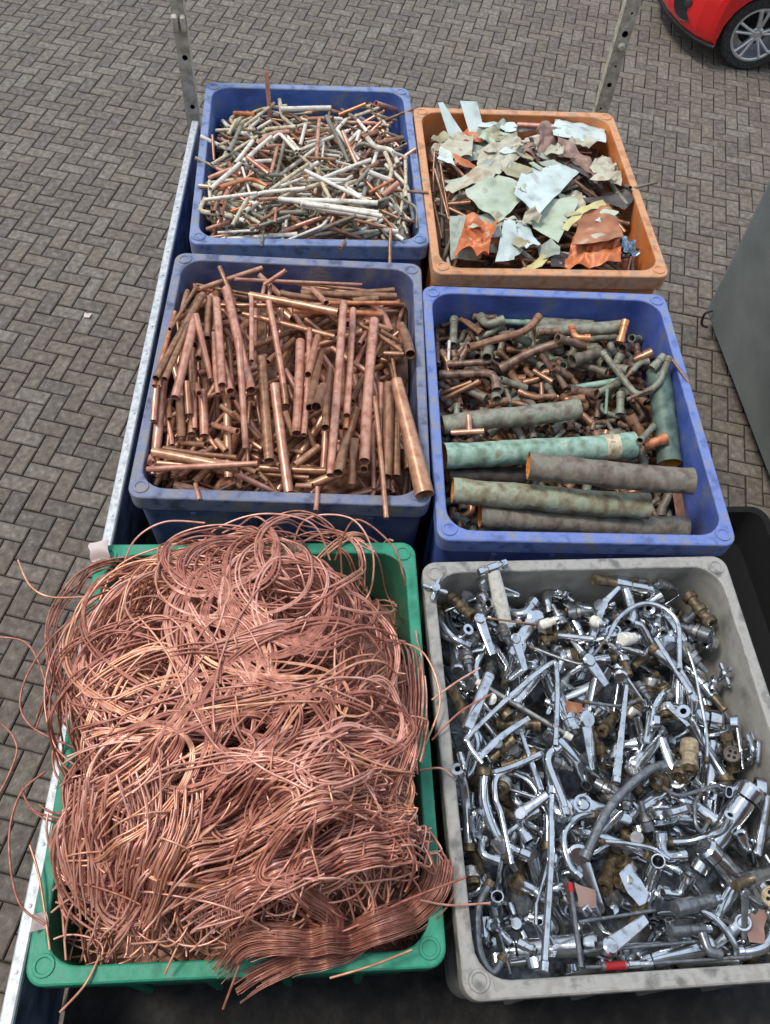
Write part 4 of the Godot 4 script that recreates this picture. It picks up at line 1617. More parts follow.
		for k in pairs:
			var path := PackedVector3Array()
			var i0 := rng.randi_range(0, maxi(1, int(m * .28)))
			var i1 := m - 1 - rng.randi_range(0, maxi(1, int(m * (.22 if hi < 7 else .3))))
			for leg in 2:
				var o := (rng.randf() + rng.randf() - 1.0)
				var drift := rng.randfn(0.0, .8 if r < .002 else .6)
				var hy := sqrt(maxf(0.0, 1.0 - o * o)) * rng.randf() * w * .55
				var ph := rng.randf() * TAU
				var fr := rng.randf_range(1.0, 2.6)
				var wob := rng.randf_range(.02, .10) * (.7 if r < .002 else 1.0)
				var seq := range(i0, i1 + 1) if leg == 0 else range(i1, i0 - 1, -1)
				for i: int in seq:
					var tg := (cl[mini(i + 1, m - 1)] - cl[maxi(i - 1, 0)]).normalized()
					var f := i / float(m)
					var oo := o + drift * (f - .5) + wob * sin(f * fr * TAU * .5 + ph)
					path.append(cl[i] + Vector3(-tg.z, 0, tg.x) * oo * w * .62 + Vector3(0, basey[i] + r + hy * (.8 + .2 * sin(f * 7.0 + ph)), 0))
				if leg == 0 and not fine and hi < 7:
					# the fold at the far end
					var tg := (cl[i1] - cl[i1 - 1]).normalized()
					path.append(path[path.size() - 1] + tg * rng.randf_range(.012, .03) + Vector3(0, .003, 0))
				elif leg == 0:
					(bufs[k % 2] as Buf).sweep(path, PackedFloat32Array([r]), 4 if fine else 6)
					path = PackedVector3Array()
			(bufs[k % 2] as Buf).sweep(smooth_curve(path, .012), PackedFloat32Array([r]), 4 if fine else 6)
		part("strands", bufs[0], mats["wire_e" if fine else ["wire_a", "wire_b", "wire_a"][hi % 3]], root)
		part("strands", bufs[1], mats["wire_b" if fine else ["wire_b", "wire_c", "wire_e", "wire_a"][hi % 4]], root)
		if not fine and m > 8:
			var i := int(m * rng.randf_range(.35, .65))
			var tg := (cl[i + 1] - cl[i - 1]).normalized()
			var sd := Vector3(-tg.z, 0, tg.x)
			var ring := PackedVector3Array()
			for k in 15:
				var a := TAU * k / 14.0
				ring.append(cl[i] + sd * cos(a) * w * .52 + Vector3(0, basey[i] + w * .18 + sin(a) * w * .36, 0) + tg * .004 * k / 14.0)
			var b := Buf.new()
			b.sweep(ring, PackedFloat32Array([.0026]), 5)
			part("tie", b, mats["wire_c"], root)
		for i in m:
			for o: float in [-.4, -.2, 0.0, .2, .4]:
				var tg := (cl[mini(i + 1, m - 1)] - cl[maxi(i - 1, 0)]).normalized()
				var q := cl[i] + Vector3(-tg.z, 0, tg.x) * o * w
				if hp.at(q.x, q.z) > -.3: hp.put(q.x, q.z, basey[i] + w * .3)
	# single strands thrown over the hanks
	for i in 26:
		var a0 := Vector2(rng.randf_range(-.42, .42), rng.randf_range(-.1, .5))
		var xz: PackedVector2Array
		if i % 3 == 0:
			xz = loop_xz(a0.x, a0.y - .1, rng.randf_range(.06, .2), rng.randf() * TAU, rng.randf_range(.3, .9), rng.randf_range(.5, 1.0), rng.randf() * TAU)
		else:
			xz = loop_xz(a0.x, a0.y, rng.randf_range(.4, 1.2), rng.randf() * TAU, rng.randf_range(.04, .1), 1.0, 0.0)
			var sh := a0 - xz[xz.size() / 2]
			for k in xz.size(): xz[k] += sh
		var cut := PackedVector2Array()
		for q in xz:
			if absf(q.x) > .44 or q.y > .53: 
				if cut.size() > 8: break
				cut.clear()
				continue
			cut.append(q)
		if cut.size() < 8: continue
		var p := lay_wire(hp, cut, .003, .004)
		var b := Buf.new()
		b.sweep(p, PackedFloat32Array([.0029]), 6)
		var kk: String = keys[rng.randi() % 5]
		one("copper_wire", to_mesh(b, mats[kk]), hp.tc, ("curled " if i % 3 == 0 else "straight ") + tone_word(kk) + "copper strand over the hanks, " + zone(4, a0.x, a0.y), "wire", "loose copper wires in the green box")
	# single sprung ends
	for lw: Array in LOOSE_WIRES:
		var ctl := PackedVector3Array()
		for i in range(0, lw.size(), 3):
			ctl.append(Vector3(lw[i] * .001, lw[i + 1] * .001, lw[i + 2] * .001))
		var p := smooth_curve(ctl, .012)
		var b := Buf.new()
		b.sweep(p, PackedFloat32Array([.003]), 7)
		one("copper_wire", to_mesh(b, mats[keys[rng.randi() % 5]]), hp.tc, "sprung copper wire sticking out, " + zone(4, p[p.size() / 2].x, p[p.size() / 2].z), "wire", "loose copper wires in the green box")

# ---------------------------------------------------------------- yard
func brick_buf(l: float, w: float, sd: int) -> Buf:
	var b := Buf.new()
	var hx := l / 2 - .0036
	var hz := w / 2 - .0036
	var ch := .006
	var q := RandomNumberGenerator.new()
	q.seed = sd
	var ti := Vector2(q.randf_range(-.006, .006), q.randf_range(-.006, .006))
	var top := func(x: float, z: float) -> float: return x * ti.x + z * ti.y
	var p := []
	for s in [[-1, -1], [1, -1], [1, 1], [-1, 1]]:
		var x: float = s[0] * (hx - ch) + q.randf_range(-.001, .001)
		var z: float = s[1] * (hz - ch) + q.randf_range(-.001, .001)
		p.append(Vector3(x, top.call(x, z), z))
	b.quad(p[0], p[1], p[2], p[3], Vector3(-ti.x, 1, -ti.y).normalized())
	for k in 4:
		var a: Vector3 = p[k]
		var d: Vector3 = p[(k + 1) % 4]
		var out := Vector3(a.x + d.x, 0, a.z + d.z)
		out = Vector3(signf(out.x) if absf(out.x) > hx else 0.0, 0, signf(out.z) if absf(out.x) <= hx else 0.0)
		var sa := Vector3(signf(a.x) * hx, a.y - .004, signf(a.z) * hz)
		var sd2 := Vector3(signf(d.x) * hx, d.y - .004, signf(d.z) * hz)
		b.quad(a, d, sd2, sa, (out + Vector3.UP).normalized())
		var dn := Vector3(0, -.012, 0)
		b.quad(sa, sd2, sd2 + dn, sa + dn, out)
	return b

func build_yard(cam: Camera3D) -> void:
	var pave := Node3D.new()
	pave.name = "pavement"
	add_child(pave)
	pave.set_meta("kind", "structure")
	pave.set_meta("label", "grey-brown block paving laid in herringbone")
	pave.set_meta("category", "pavement")
	var g := Buf.new()
	g.quad(Vector3(-300, -.0105, -300), Vector3(300, -.0105, -300), Vector3(300, -.0105, 300), Vector3(-300, -.0105, 300), Vector3.UP)
	part("bedding", g, mats["grit"], pave)
	var ang := deg_to_rad(13.996)
	var u := Vector2(cos(ang), sin(ang)) * .1
	var w := Vector2(-sin(ang), cos(ang)) * .1
	var o := Vector2(-1.790, -4.103)
	var spots := []
	var ci := cam.transform.affine_inverse()
	var tf := tan(deg_to_rad(cam.fov) / 2)
	for i in range(-80, 80):
		for j in range(-50, 50):
			var a := -i + 2 * j
			var b := i + 2 * j
			for k in 2:
				var c: Vector2 = o + u * (a + (1.0 if k == 0 else 2.5)) + w * (b + (.5 if k == 0 else 1.0))
				if c.x < -4.2 or c.x > 5.6 or c.y < -10.0 or c.y > 1.2: continue
				if c.x > -.5 and c.x < 1.2 and c.y > -3.6: continue       # under the truck
				var q := ci * Vector3(c.x, 0, c.y)
				var sx := q.x / (-q.z * tf * 770.0 / 1024.0)
				var sy := q.y / (-q.z * tf)
				var seen := absf(sx) < 1.03 and absf(sy) < 1.03 and (c.x < -.95 or c.x > 1.6 or c.y < -6.6)
				spots.append([q.length() if seen else 1000.0 + q.length(), c, k])
	spots.sort_custom(func(x, y): return x[0] < y[0])
	var cols := []
	var tones := [srgb(.41, .375, .335), srgb(.43, .395, .35), srgb(.385, .355, .325), srgb(.40, .365, .325), srgb(.44, .41, .37)]
	var meshes := []
	for k in 10:
		var tn: Color = tones[k % 5]
		var m := surf("paver_%d" % k, [[0.0, tn.darkened(.2)], [.4, tn.darkened(.02)], [.7, tn.lightened(.04)], [1.0, tn.lightened(.16)]], .03, 2.3, .85, 0.0, .3, 1.2) if k < 5 else (mats["paver_%d" % (k % 5)] as StandardMaterial3D)
		meshes.append(to_mesh(brick_buf(.2, .1, k + 1), m))
	var bufs := []
	for k in 10: bufs.append(brick_buf(.2, .1, k + 1))
	var rest := []
	for k in 5: rest.append(Buf.new())
	for i in spots.size():
		var c: Vector2 = spots[i][1]
		var k := rng.randi() % 10
		var yaw := -ang + (PI / 2 if spots[i][2] == 1 else 0.0) + rng.randfn(0, .006) + (PI if rng.randf() < .5 else 0.0)
		var t := Transform3D(Basis(Vector3.UP, yaw), Vector3(c.x + rng.randfn(0, .0008), rng.randf_range(-.0015, .0015), c.y + rng.randfn(0, .0008)))
		if i < 300:
			var mi := MeshInstance3D.new()
			mi.name = "brick" if i == 0 else "brick_%03d" % i
			mi.mesh = meshes[k]
			mi.transform = t
			pave.add_child(mi)
		else:
			var src: Buf = bufs[k]
			var d: Buf = rest[k % 5]
			var s := d.v.size()
			d.v.append_array(src.v); d.n.append_array(src.n)
			d.xf(t, s)
			for q in src.ix: d.ix.append(q + s)
	var am := ArrayMesh.new()
	for k in 5:
		am.add_surface_from_arrays(Mesh.PRIMITIVE_TRIANGLES, (rest[k] as Buf).arrays())
		am.surface_set_material(k, mats["paver_%d" % k])
	var mi := MeshInstance3D.new()
	mi.name = "bricks"
	mi.mesh = am
	pave.add_child(mi)
	mi.set_meta("kind", "stuff")

# ---------------------------------------------------------------- truck
func wheel_parts(root: Node3D, at: Vector3, face: float, rad: float, rim: float, width: float, spokes: int, tyre_name := "wheel") -> void:
	# face: +1 looks along +Z of the root
	var wn := Node3D.new()
	wn.name = tyre_name
	root.add_child(wn, true)
	wn.position = at
	var b := Buf.new()
	var hw := width / 2
	b.lathe(Vector3(0, 0, -hw * face), Vector3(0, 0, face), [[.0, rim * .98], [.004, rim * 1.06], [.0, rad * .93], [.012, rad * .985], [.035, rad], [width - .035, rad], [width - .012, rad * .985], [width, rad * .93], [width - .004, rim * 1.06], [width - .012, rim * .98]], 40)
	part("tyre", b, mats["rubber"], wn)
	b = Buf.new()
	b.lathe(Vector3(0, 0, -hw * face), Vector3(0, 0, face), [[width * .3, 0], [width * .3, rim * .9], [width - .02, rim * .9], [width - .012, rim * .90], [width - .004, rim * .93], [width - .004, rim], [width - .02, rim]], 40)
	part("rim", b, mats["alloy"] if spokes > 0 else mats["galvanised"], wn)
	b = Buf.new()
	b.lathe(Vector3(0, 0, -hw * face), Vector3(0, 0, face), [[width * .32, 0], [width * .34, rim * .62], [width * .32, rim * .62]], 30)
	part("brake_disc", b, mats["dark_trim"], wn)
	for k in spokes:
		for s: float in [-1.0, 1.0]:
			b = Buf.new()
			var a := TAU * k / spokes + .35
			var p0 := Vector3(cos(a + s * .12) * rim * .2, sin(a + s * .12) * rim * .2, face * (hw - .03))
			var p1 := Vector3(cos(a + s * .19) * rim * .93, sin(a + s * .19) * rim * .93, face * (hw - .012))
			b.sweep(PackedVector3Array([p0, p0.lerp(p1, .5) + Vector3(0, 0, face * .006), p1]), PackedFloat32Array([.026, .020, .022]), 8, 0.0, .6, 3.0)
			part("spoke", b, mats["alloy"], wn)
	b = Buf.new()
	b.lathe(Vector3(0, 0, face * (hw - .04)), Vector3(0, 0, face), [[0, rim * .26], [.012, rim * .26], [.02, rim * .2], [.02, rim * .12], [.024, rim * .1], [.024, 0]], 24)
	part("hub_cap", b, mats["alloy"] if spokes > 0 else mats["galvanised"], wn)

func perforated_post(root: Node3D, at: Vector3, holes: Array, top: float, width: float) -> void:
	var p := CSGBox3D.new()
	p.name = "post"
	p.size = Vector3(width, top - .82, .05)
	p.position = Vector3(at.x, (top + .82) / 2, at.z)
	p.material = mats["post"]
	root.add_child(p, true)
	var inner := CSGBox3D.new()
	inner.size = Vector3(width - .012, top, .038)
	inner.operation = CSGShape3D.OPERATION_SUBTRACTION
	p.add_child(inner, true)
	inner.name = "hollow"
	inner.material = mats["dark_hole"]
	for h in holes:
		var c := CSGCylinder3D.new()
		c.radius = h[2]
		c.height = .03
		c.sides = 16
		c.operation = CSGShape3D.OPERATION_SUBTRACTION
		c.rotation = Vector3(PI / 2, 0, 0)
		c.position = Vector3(h[0], h[1] - p.position.y, .026)
		c.material = mats["dark_hole"]
		p.add_child(c, true)
		c.name = "dark_hole"

func build_truck() -> void:
	var o := thing("flatbed_trailer", "flatbed trailer with a low side board and perforated steel corner posts carrying the boxes", "trailer", Transform3D(Basis.IDENTITY, Vector3(.33, 0, -2.0)))
	var inv := Vector3(-.33, 0, 2.0)
	var b := Buf.new()
	b.box(Vector3(0, BED - .03, 0), Vector3(2.2, .055, 4.1), .006)
	part("bed_floor", b, mats["bed"], o)
	# side boards: galvanised cap rail over a painted panel
	for s in [[Vector3(-.732, 1.35, -4.02), Vector3(-.792, 1.35, .02)], [Vector3(1.46, .86, -4.2), Vector3(1.46, .86, .02)]]:
		var a: Vector3 = s[0] + inv
		var e: Vector3 = s[1] + inv
		var d := e - a
		var bas := Basis(Vector3.UP, atan2(d.x, d.z))
		b = Buf.new()
		b.box((a + e) / 2 - Vector3(0, .235, 0), Vector3(.024, .42, d.length()), .003, bas)
		var bd := part("side_board", b, mats["board"], o)
		b = Buf.new()
		b.box((a + e) / 2 - Vector3(0, .0125, 0), Vector3(.034, .025, d.length() + .004), .004, bas)
		part("cap_rail", b, mats["galvanised"], bd)
		for k in 26:
			b = Buf.new()
			b.lathe(a.lerp(e, (k + .5) / 26.0), Vector3.UP, [[0, .006], [.003, .005], [.004, 0]], 8)
			part("rivet", b, mats["galvanised"], bd)
	perforated_post(o, Vector3(-.745, 0, -4.05) + inv, [[.008, 1.42, .012], [.004, 1.665, .013]], 2.35, .062)
	perforated_post(o, Vector3(1.42, 0, -4.3) + inv, [[-.01, 1.37, .006], [.0, 1.5, .012], [.004, 1.6, .006], [.004, 1.76, .016], [.008, 1.86, .006]], 2.35, .072)
	# clamp near the top of the first post, bolt under the big hole of the other
	b = Buf.new()
	b.box(Vector3(-.762, 1.83, -4.02) + inv, Vector3(.03, .07, .05), .006)
	b.box(Vector3(-.725, 1.83, -4.02) + inv, Vector3(.022, .07, .05), .006)
	part("clamp", b, mats["post"], o)
	b = Buf.new()
	b.lathe(Vector3(1.424, 1.70, -4.276) + inv, Vector3.BACK, [[0, .022], [.012, .02], [.018, .012], [.018, 0]], 6)
	part("bolt", b, mats["post"], o)
	# headboard behind the near boxes, chassis and wheels
	b = Buf.new()
	b.box(Vector3(0, 1.15, 2.06), Vector3(2.2, .5, .03), .004)
	part("headboard", b, mats["board"], o)
	for sx: float in [-.42, .42]:
		b = Buf.new()
		b.box(Vector3(sx, .74, .05), Vector3(.09, .2, 4.1), .006)
		part("chassis_rail", b, mats["dark_trim"], o)
	for sx: float in [-1.0, 1.0]:
		var hub := Node3D.new()
		hub.name = "axle_end"
		o.add_child(hub, true)
		hub.position = Vector3(sx * .86, .36, -.9)
		hub.rotation.y = PI / 2
		wheel_parts(hub, Vector3.ZERO, sx, .36, .21, .22, 0)

# ---------------------------------------------------------------- car
func build_car() -> void:
	var o := thing("parked_car", "red car with silver twin-spoke alloy wheels parked on the paving", "car", Transform3D(Basis(Vector3.UP, deg_to_rad(-3.0)), Vector3(3.62, 0, -7.36)))
	# side outline from the nose, over the roof, back along the sill with its wheel arches (nose to -X)
	var st := [[.0, .0, .985], [-.03, .05, 1.0], [-.12, .16, 1.0], [-.3, .28, 1.0], [-.55, .37, 1.0], [-.875, .42, 1.0], [-1.2, .37, 1.0], [-1.45, .28, 1.0], [-1.63, .16, 1.0], [-1.72, .05, 1.0], [-1.75, .0, .985]]
	var rings := []
	for s in st:
		var nose: float = -.39 - s[1] * .85
		var q := PackedVector3Array()
		var line := [[nose + .05, .19], [nose + .01, .24], [nose, .34], [nose + .015, .5], [nose + .05, .64], [nose + .14, .74], [nose + .5, .86], [.55, .97], [1.15, 1.36], [1.6, 1.46], [2.3, 1.45], [2.95, 1.22], [3.2, .95], [3.28, .6], [3.22, .3], [3.0, .22]]
		for l in line: q.append(Vector3(l[0], .7 + (l[1] - .7) * s[2], s[0]))
		for cx: float in [2.55, 0.0]:
			for k in 11:
				var a := PI * k / 10.0
				q.append(Vector3(cx + cos(a) * .345, .25 + sin(a) * .4, s[0]))
		rings.append(q)
	var b := Buf.new()
	loft(b, rings, 1.0)
	for e in [0, rings.size() - 1]:
		var p2 := PackedVector2Array()
		for w in rings[e]: p2.append(Vector2(w.x, w.y))
		var ids := Geometry2D.triangulate_polygon(p2)
		var s := b.v.size()
		for w in rings[e]:
			b.v.append(w); b.n.append(Vector3.BACK if e == 0 else Vector3.FORWARD)
		for k in range(0, ids.size(), 3): b.tri(s + ids[k], s + ids[k + 1], s + ids[k + 2])
	part("body", b, mats["car_red"], o)
	# dark lower lip of the bumper
	b = Buf.new()
	var lip := PackedVector3Array()
	for s in st: lip.append(Vector3(-.335 - s[1] * .85, .185, s[0] * .99 - .008))
	b.sweep(lip, PackedFloat32Array([.03]), 8, 0.0, .9)
	part("bumper_lip", b, mats["dark_trim"], o)
	# fog lamp recess with its bright trim
	for sgn: float in [1.0, -1.0]:
		var cz := -.27 if sgn > 0 else -1.48
		var bas := Basis(Vector3.UP, .75 * sgn)
		b = Buf.new()
		b.lathe(Vector3(-.60, .42, cz), bas * Vector3(-1, .12, 0), [[0, 0], [.008, .14], [.014, .145]], 24)
		var fl := part("fog_lamp", b, mats["dark_trim"], o)
		b = Buf.new()
		b.lathe(Vector3(-.605, .42, cz), bas * Vector3(-1, .12, 0), [[.008, .04], [.02, .035], [.024, 0]], 18)
		part("lens", b, mats["lens"], fl)
	for cz: float in [-.12, -1.63]:
		wheel_parts(o, Vector3(0, .305, cz), 1.0 if cz > -.5 else -1.0, .305, .222, .2, 5)
		wheel_parts(o, Vector3(2.55, .305, cz), 1.0 if cz > -.5 else -1.0, .305, .222, .2, 5)
	for z: float in [.004, -1.754]:
		b = Buf.new()
		b.quad(Vector3(.7, .98, z), Vector3(2.7, .98, z), Vector3(2.35, 1.33, z), Vector3(1.2, 1.33, z), Vector3.BACK if z > 0 else Vector3.FORWARD)
		part("side_window", b, mats["tinted_glass"], o)

# ---------------------------------------------------------------- skip, added shade tub and unseen shade block
func build_skip() -> void:
	var o := thing("steel_skip", "dark grey painted steel skip standing beside the trailer", "skip", Transform3D(Basis(Vector3.UP, deg_to_rad(1.9)), Vector3(3.34, 0, -2.35)))
	var b := Buf.new()
	# body: rounded upright corners, bottom edge turned under
	loft(b, [rr_ring(.80, 1.79, .1, .09), rr_ring(.845, 1.835, .1, .14), rr_ring(.86, 1.85, .1, 1.5)], 1.0)
	loft(b, [rr_ring(.845, 1.835, .09, 1.5), rr_ring(.83, 1.82, .09, .16)], -1.0)
	cap_ring(b, rr_ring(.83, 1.82, .09, .16), Vector3.UP)
	cap_ring(b, rr_ring(.80, 1.79, .1, .09), Vector3.DOWN)
	part("body", b, mats["skip"], o)
	b = Buf.new()
	loft(b, [rr_ring(.86, 1.85, .1, 1.46), rr_ring(.885, 1.875, .11, 1.465), rr_ring(.885, 1.875, .11, 1.52), rr_ring(.845, 1.835, .09, 1.52), rr_ring(.845, 1.835, .09, 1.49)], 1.0)
	part("rim", b, mats["skip"], o)
	for sx: float in [-.5, .5]:
		b = Buf.new()
		b.box(Vector3(sx, .047, 0), Vector3(.12, .086, 3.4), .006)
		part("skid", b, mats["dark_trim"], o)
	# small shackle on the lower corner
	b = Buf.new()
	b.sweep(smooth_curve(PackedVector3Array([Vector3(-.86, .22, -1.68), Vector3(-.9, .19, -1.68), Vector3(-.9, .12, -1.66), Vector3(-.86, .11, -1.64)]), .01), PackedFloat32Array([.008]), 8)
	part("shackle", b, mats["black"], o)

func build_shade_tub() -> void:  # made-up tub, added so the shaded gap beside the skip goes black
	var o := thing("shade_tub", "black tub added to darken the shaded gap between trailer and skip", "tub", Transform3D(Basis(Vector3.UP, .04), Vector3(1.92, 0, -1.5)))
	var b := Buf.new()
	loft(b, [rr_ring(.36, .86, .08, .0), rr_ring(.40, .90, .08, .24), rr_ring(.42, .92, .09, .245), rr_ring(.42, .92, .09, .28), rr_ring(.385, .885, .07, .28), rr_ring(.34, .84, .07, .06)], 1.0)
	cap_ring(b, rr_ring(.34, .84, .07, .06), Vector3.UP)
	part("body", b, mats["shade_tub_black"], o)
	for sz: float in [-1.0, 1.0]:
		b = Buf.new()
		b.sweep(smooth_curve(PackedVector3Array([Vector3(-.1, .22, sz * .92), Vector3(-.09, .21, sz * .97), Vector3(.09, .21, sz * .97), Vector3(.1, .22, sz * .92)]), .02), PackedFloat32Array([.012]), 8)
		part("handle", b, mats["shade_tub_black"], o)

func build_shade_block() -> void:  # unseen block added behind the camera to shade the near end
	var o := thing("shade_block", "added unseen brick block shading the near end of the trailer", "light_blocker", Transform3D(Basis.IDENTITY, Vector3(0, 0, 2.2)))
	var b := Buf.new()
	b.box(Vector3(0, 2.4, 2.0), Vector3(26, 4.8, 4), .02)
	part("wall", b, mats["wall_brick"], o)
	b = Buf.new()
	b.box(Vector3(0, 4.9, 2.0), Vector3(26.4, .2, 4.1), .02)
	part("roof", b, mats["skip"], o)

# ---------------------------------------------------------------- small loose things
func build_extras(h5: Heap, h6: Heap, h1: Heap, h2: Heap) -> void:
	var chip := sheet_mesh([Vector3(-.02, 0, -.025), Vector3(.025, 0, -.01), Vector3(.015, 0, .025), Vector3(-.02, 0, .02)], 0.0, mats["paper"], 77)
	one("paper_chip", chip.mesh, Transform3D(Basis.IDENTITY, Vector3(-1.576, .009, -4.004)), "small white chip of litter lying on the paving", "litter")
	# pale plastic scrap pinched beside the green box, and a tag by its side board
	for e in [[Vector3(-.487, .012, -.575), .035, "crumpled pale plastic scrap pinched at the back corner of the green box"], [Vector3(-.485, .010, .47), .022, "small pale tag beside the green box's front corner"], [Vector3(-.485, .012, -.12), .026, "crumpled pink and white label caught in the wire beside the green box"]]:
		var s: float = e[1]
		var sm := sheet_mesh([Vector3(-s, 0, -s * .8), Vector3(s * .7, 0, -s), Vector3(s, 0, s * .6), Vector3(-s * .6, 0, s)], 3.0, mats["paper"], int(s * 1000))
		var at: Vector3 = e[0]
		one("paper_scrap", sm.mesh, h5.tc * Transform3D(Basis(Vector3(1, 0, .4).normalized(), .12), at), e[2], "litter")
	# two pale sheet blades standing up at the back of the orange box
	for e in [[[[-.33, -.42], [-.235, -.40], [-.36, -.585], [-.385, -.58]], .10, .5], [[[-.225, -.44], [-.15, -.46], [-.19, -.60], [-.275, -.60]], .10, -.3]]:
		var q: Array = e[0]
		var pts := [Vector3(q[0][0], -.05, q[0][1]), Vector3(q[1][0], -.05, q[1][1]), Vector3(q[2][0], e[1] - .06, q[2][1]), Vector3(q[3][0], e[1] - .06, q[3][1])]
		var b := Buf.new()
		var off := Vector3(0, .0, .0012)
		for side: float in [1.0, -1.0]:
			for k in 6:
				var f0 := k / 6.0
				var f1 := (k + 1) / 6.0
				var bow0 := Vector3(0, 0, sin(f0 * PI) * .012)
				var bow1 := Vector3(0, 0, sin(f1 * PI) * .012)
				var a: Vector3 = pts[0].lerp(pts[3], f0) + bow0
				var c: Vector3 = pts[1].lerp(pts[2], f0) + bow0
				var d: Vector3 = pts[1].lerp(pts[2], f1) + bow1
				var f: Vector3 = pts[0].lerp(pts[3], f1) + bow1
				b.quad(a + off * side, c + off * side, d + off * side, f + off * side, Vector3(.05, .85, .5).normalized() * side)
		one("sheet_scrap", to_mesh(b, mats["sw"]), h2.tc, "pale blue-white sheet blade standing up at the back of the orange box", "metal scrap", "sheet scraps in the orange box")
	# copper rod standing up at the back of the first box
	var b0 := Buf.new()
	b0.sweep(PackedVector3Array([Vector3(-.19, -.16, -.46), Vector3(-.2, .10, -.53)]), PackedFloat32Array([.011]), 10, .002)
	one("pipe_offcut", to_mesh(b0, mats["p"]), h1.tc, "copper pipe standing upright at the back of the pipe offcut box", "pipe", "pipe offcuts in the far blue box")
	# white shower mixer leaning on the back wall of the grey box
	var a := Vector3(-.285, .035, -.56)
	var c := Vector3(-.235, -.1, -.42)
	var d := (c - a).normalized()
	var side := d.cross(Vector3.UP).normalized()
	var o := thing("shower_mixer", "white shower mixer bar with chrome valve ends leaning on the grey box's back rim", "tap", h6.tc)
	var b := Buf.new()
	b.sweep(PackedVector3Array([a, a.lerp(c, .08), a.lerp(c, .5), a.lerp(c, .92), c]), PackedFloat32Array([.014, .02, .023, .02, .014]), 16, 0.0, .8, 3.0)
	part("body", b, mats["plastic_white"], o)
	for e: Vector3 in [a, c]:
		b = Buf.new()
		b.lathe(e - side * .05, side, [[0, 0], [0, .014], [.016, .015], [.018, .009], [.03, .009], [.032, .015], [.066, .015], [.068, .009], [.08, .009], [.082, .015], [.098, .014], [.098, 0]], 16)
		part("valve_end", b, mats["h"], o)
	# chrome cross tap lying on the corner of the grey box
	o = thing("corner_tap", "chrome cross-head tap lying on the back corner rim of the grey box", "tap", h6.tc * Transform3D(Basis(Vector3.UP, 1.2), Vector3(-.47, .016, -.5)))
	b = Buf.new()
	b.lathe(Vector3(0, -.012, 0), Vector3.UP, [[0, .012], [.015, .016], [.028, .014], [.03, 0]], 14)
	part("hub", b, mats["h"], o)
	for k in 4:
		b = Buf.new()
		var dd := Vector3(cos(k * PI / 2), 0, sin(k * PI / 2))
		b.sweep(PackedVector3Array([dd * .01, dd * .032, dd * .04]), PackedFloat32Array([.006, .009, .006]), 8)
		part("arm", b, mats["h"], o)
	# wheel handles and a dome, dropped on the tap heap
	for e in [[.40, .03, .024, "round grey knob with four dark discs as holes lying among the taps", "d"], [.40, .41, .028, "round brown valve wheel with dark discs as holes lying among the taps", "r"]]:
		var r: float = e[2]
		var caps := [[Vector3(-r * .7, 0, 0), Vector3(r * .7, 0, 0), .012], [Vector3(0, 0, -r * .7), Vector3(0, 0, r * .7), .012]]
		var t := h6.drop(caps, e[0] - .04, e[1], .3, .5)
		h6.settle(caps, t)
		var kn := thing("handwheel", e[3], "knob", h6.tc * t, TAPS_GROUP)
		b = Buf.new()
		b.lathe(Vector3(0, -.012, 0), Vector3.UP, [[0, 0], [0, r * .95], [.01, r], [.018, r], [.022, r * .9], [.022, r * .78], [.016, r * .74], [.016, 0]], 24)
		part("disc", b, mats[e[4]], kn)
		for k in 4:
			b = Buf.new()
			b.lathe(Vector3(cos(k * PI / 2) * r * .42, .0045, sin(k * PI / 2) * r * .42), Vector3.UP, [[0, r * .2], [.0005, r * .18], [.0005, 0]], 12)
			part("dark_hole", b, mats["dark_hole"], kn)  # flat dark disc standing in for the shaded depth of a hole

func build_rack(hp: Heap) -> void:
	# a grid of grey rods lying at the front of the tap box
	var row: Array = RACK[0]
	var q := row_points(row)
	var caps := []
	for i in range(0, q.pts.size(), 2): caps.append([q.pts[i], q.pts[i + 1], .005])
	var t := hp.drop(caps, q.c.x, q.c.z, 0.0, .3)
	hp.settle(caps, t)
	report("RACK", 0, t, q.pts)
	var o := thing("rod_rack", "grey metal rack of three parallel rods at the front of the tap box", "rack", hp.tc * t)
	for i in range(0, q.pts.size(), 2):
		var b := Buf.new()
		b.sweep(PackedVector3Array([q.pts[i], q.pts[i + 1]]), PackedFloat32Array([.007 if i == 0 else .0048]), 10)
		part("rod" if i > 0 else "upright", b, mats["s"], o)
	var b := Buf.new()
	var d: Vector3 = (q.pts[1] - q.pts[0]).normalized()
	b.sweep(PackedVector3Array([q.pts[0] - d * .02, q.pts[0] + d * .004]), PackedFloat32Array([.009]), 10)
	part("red_cap", b, mats["red"], o)

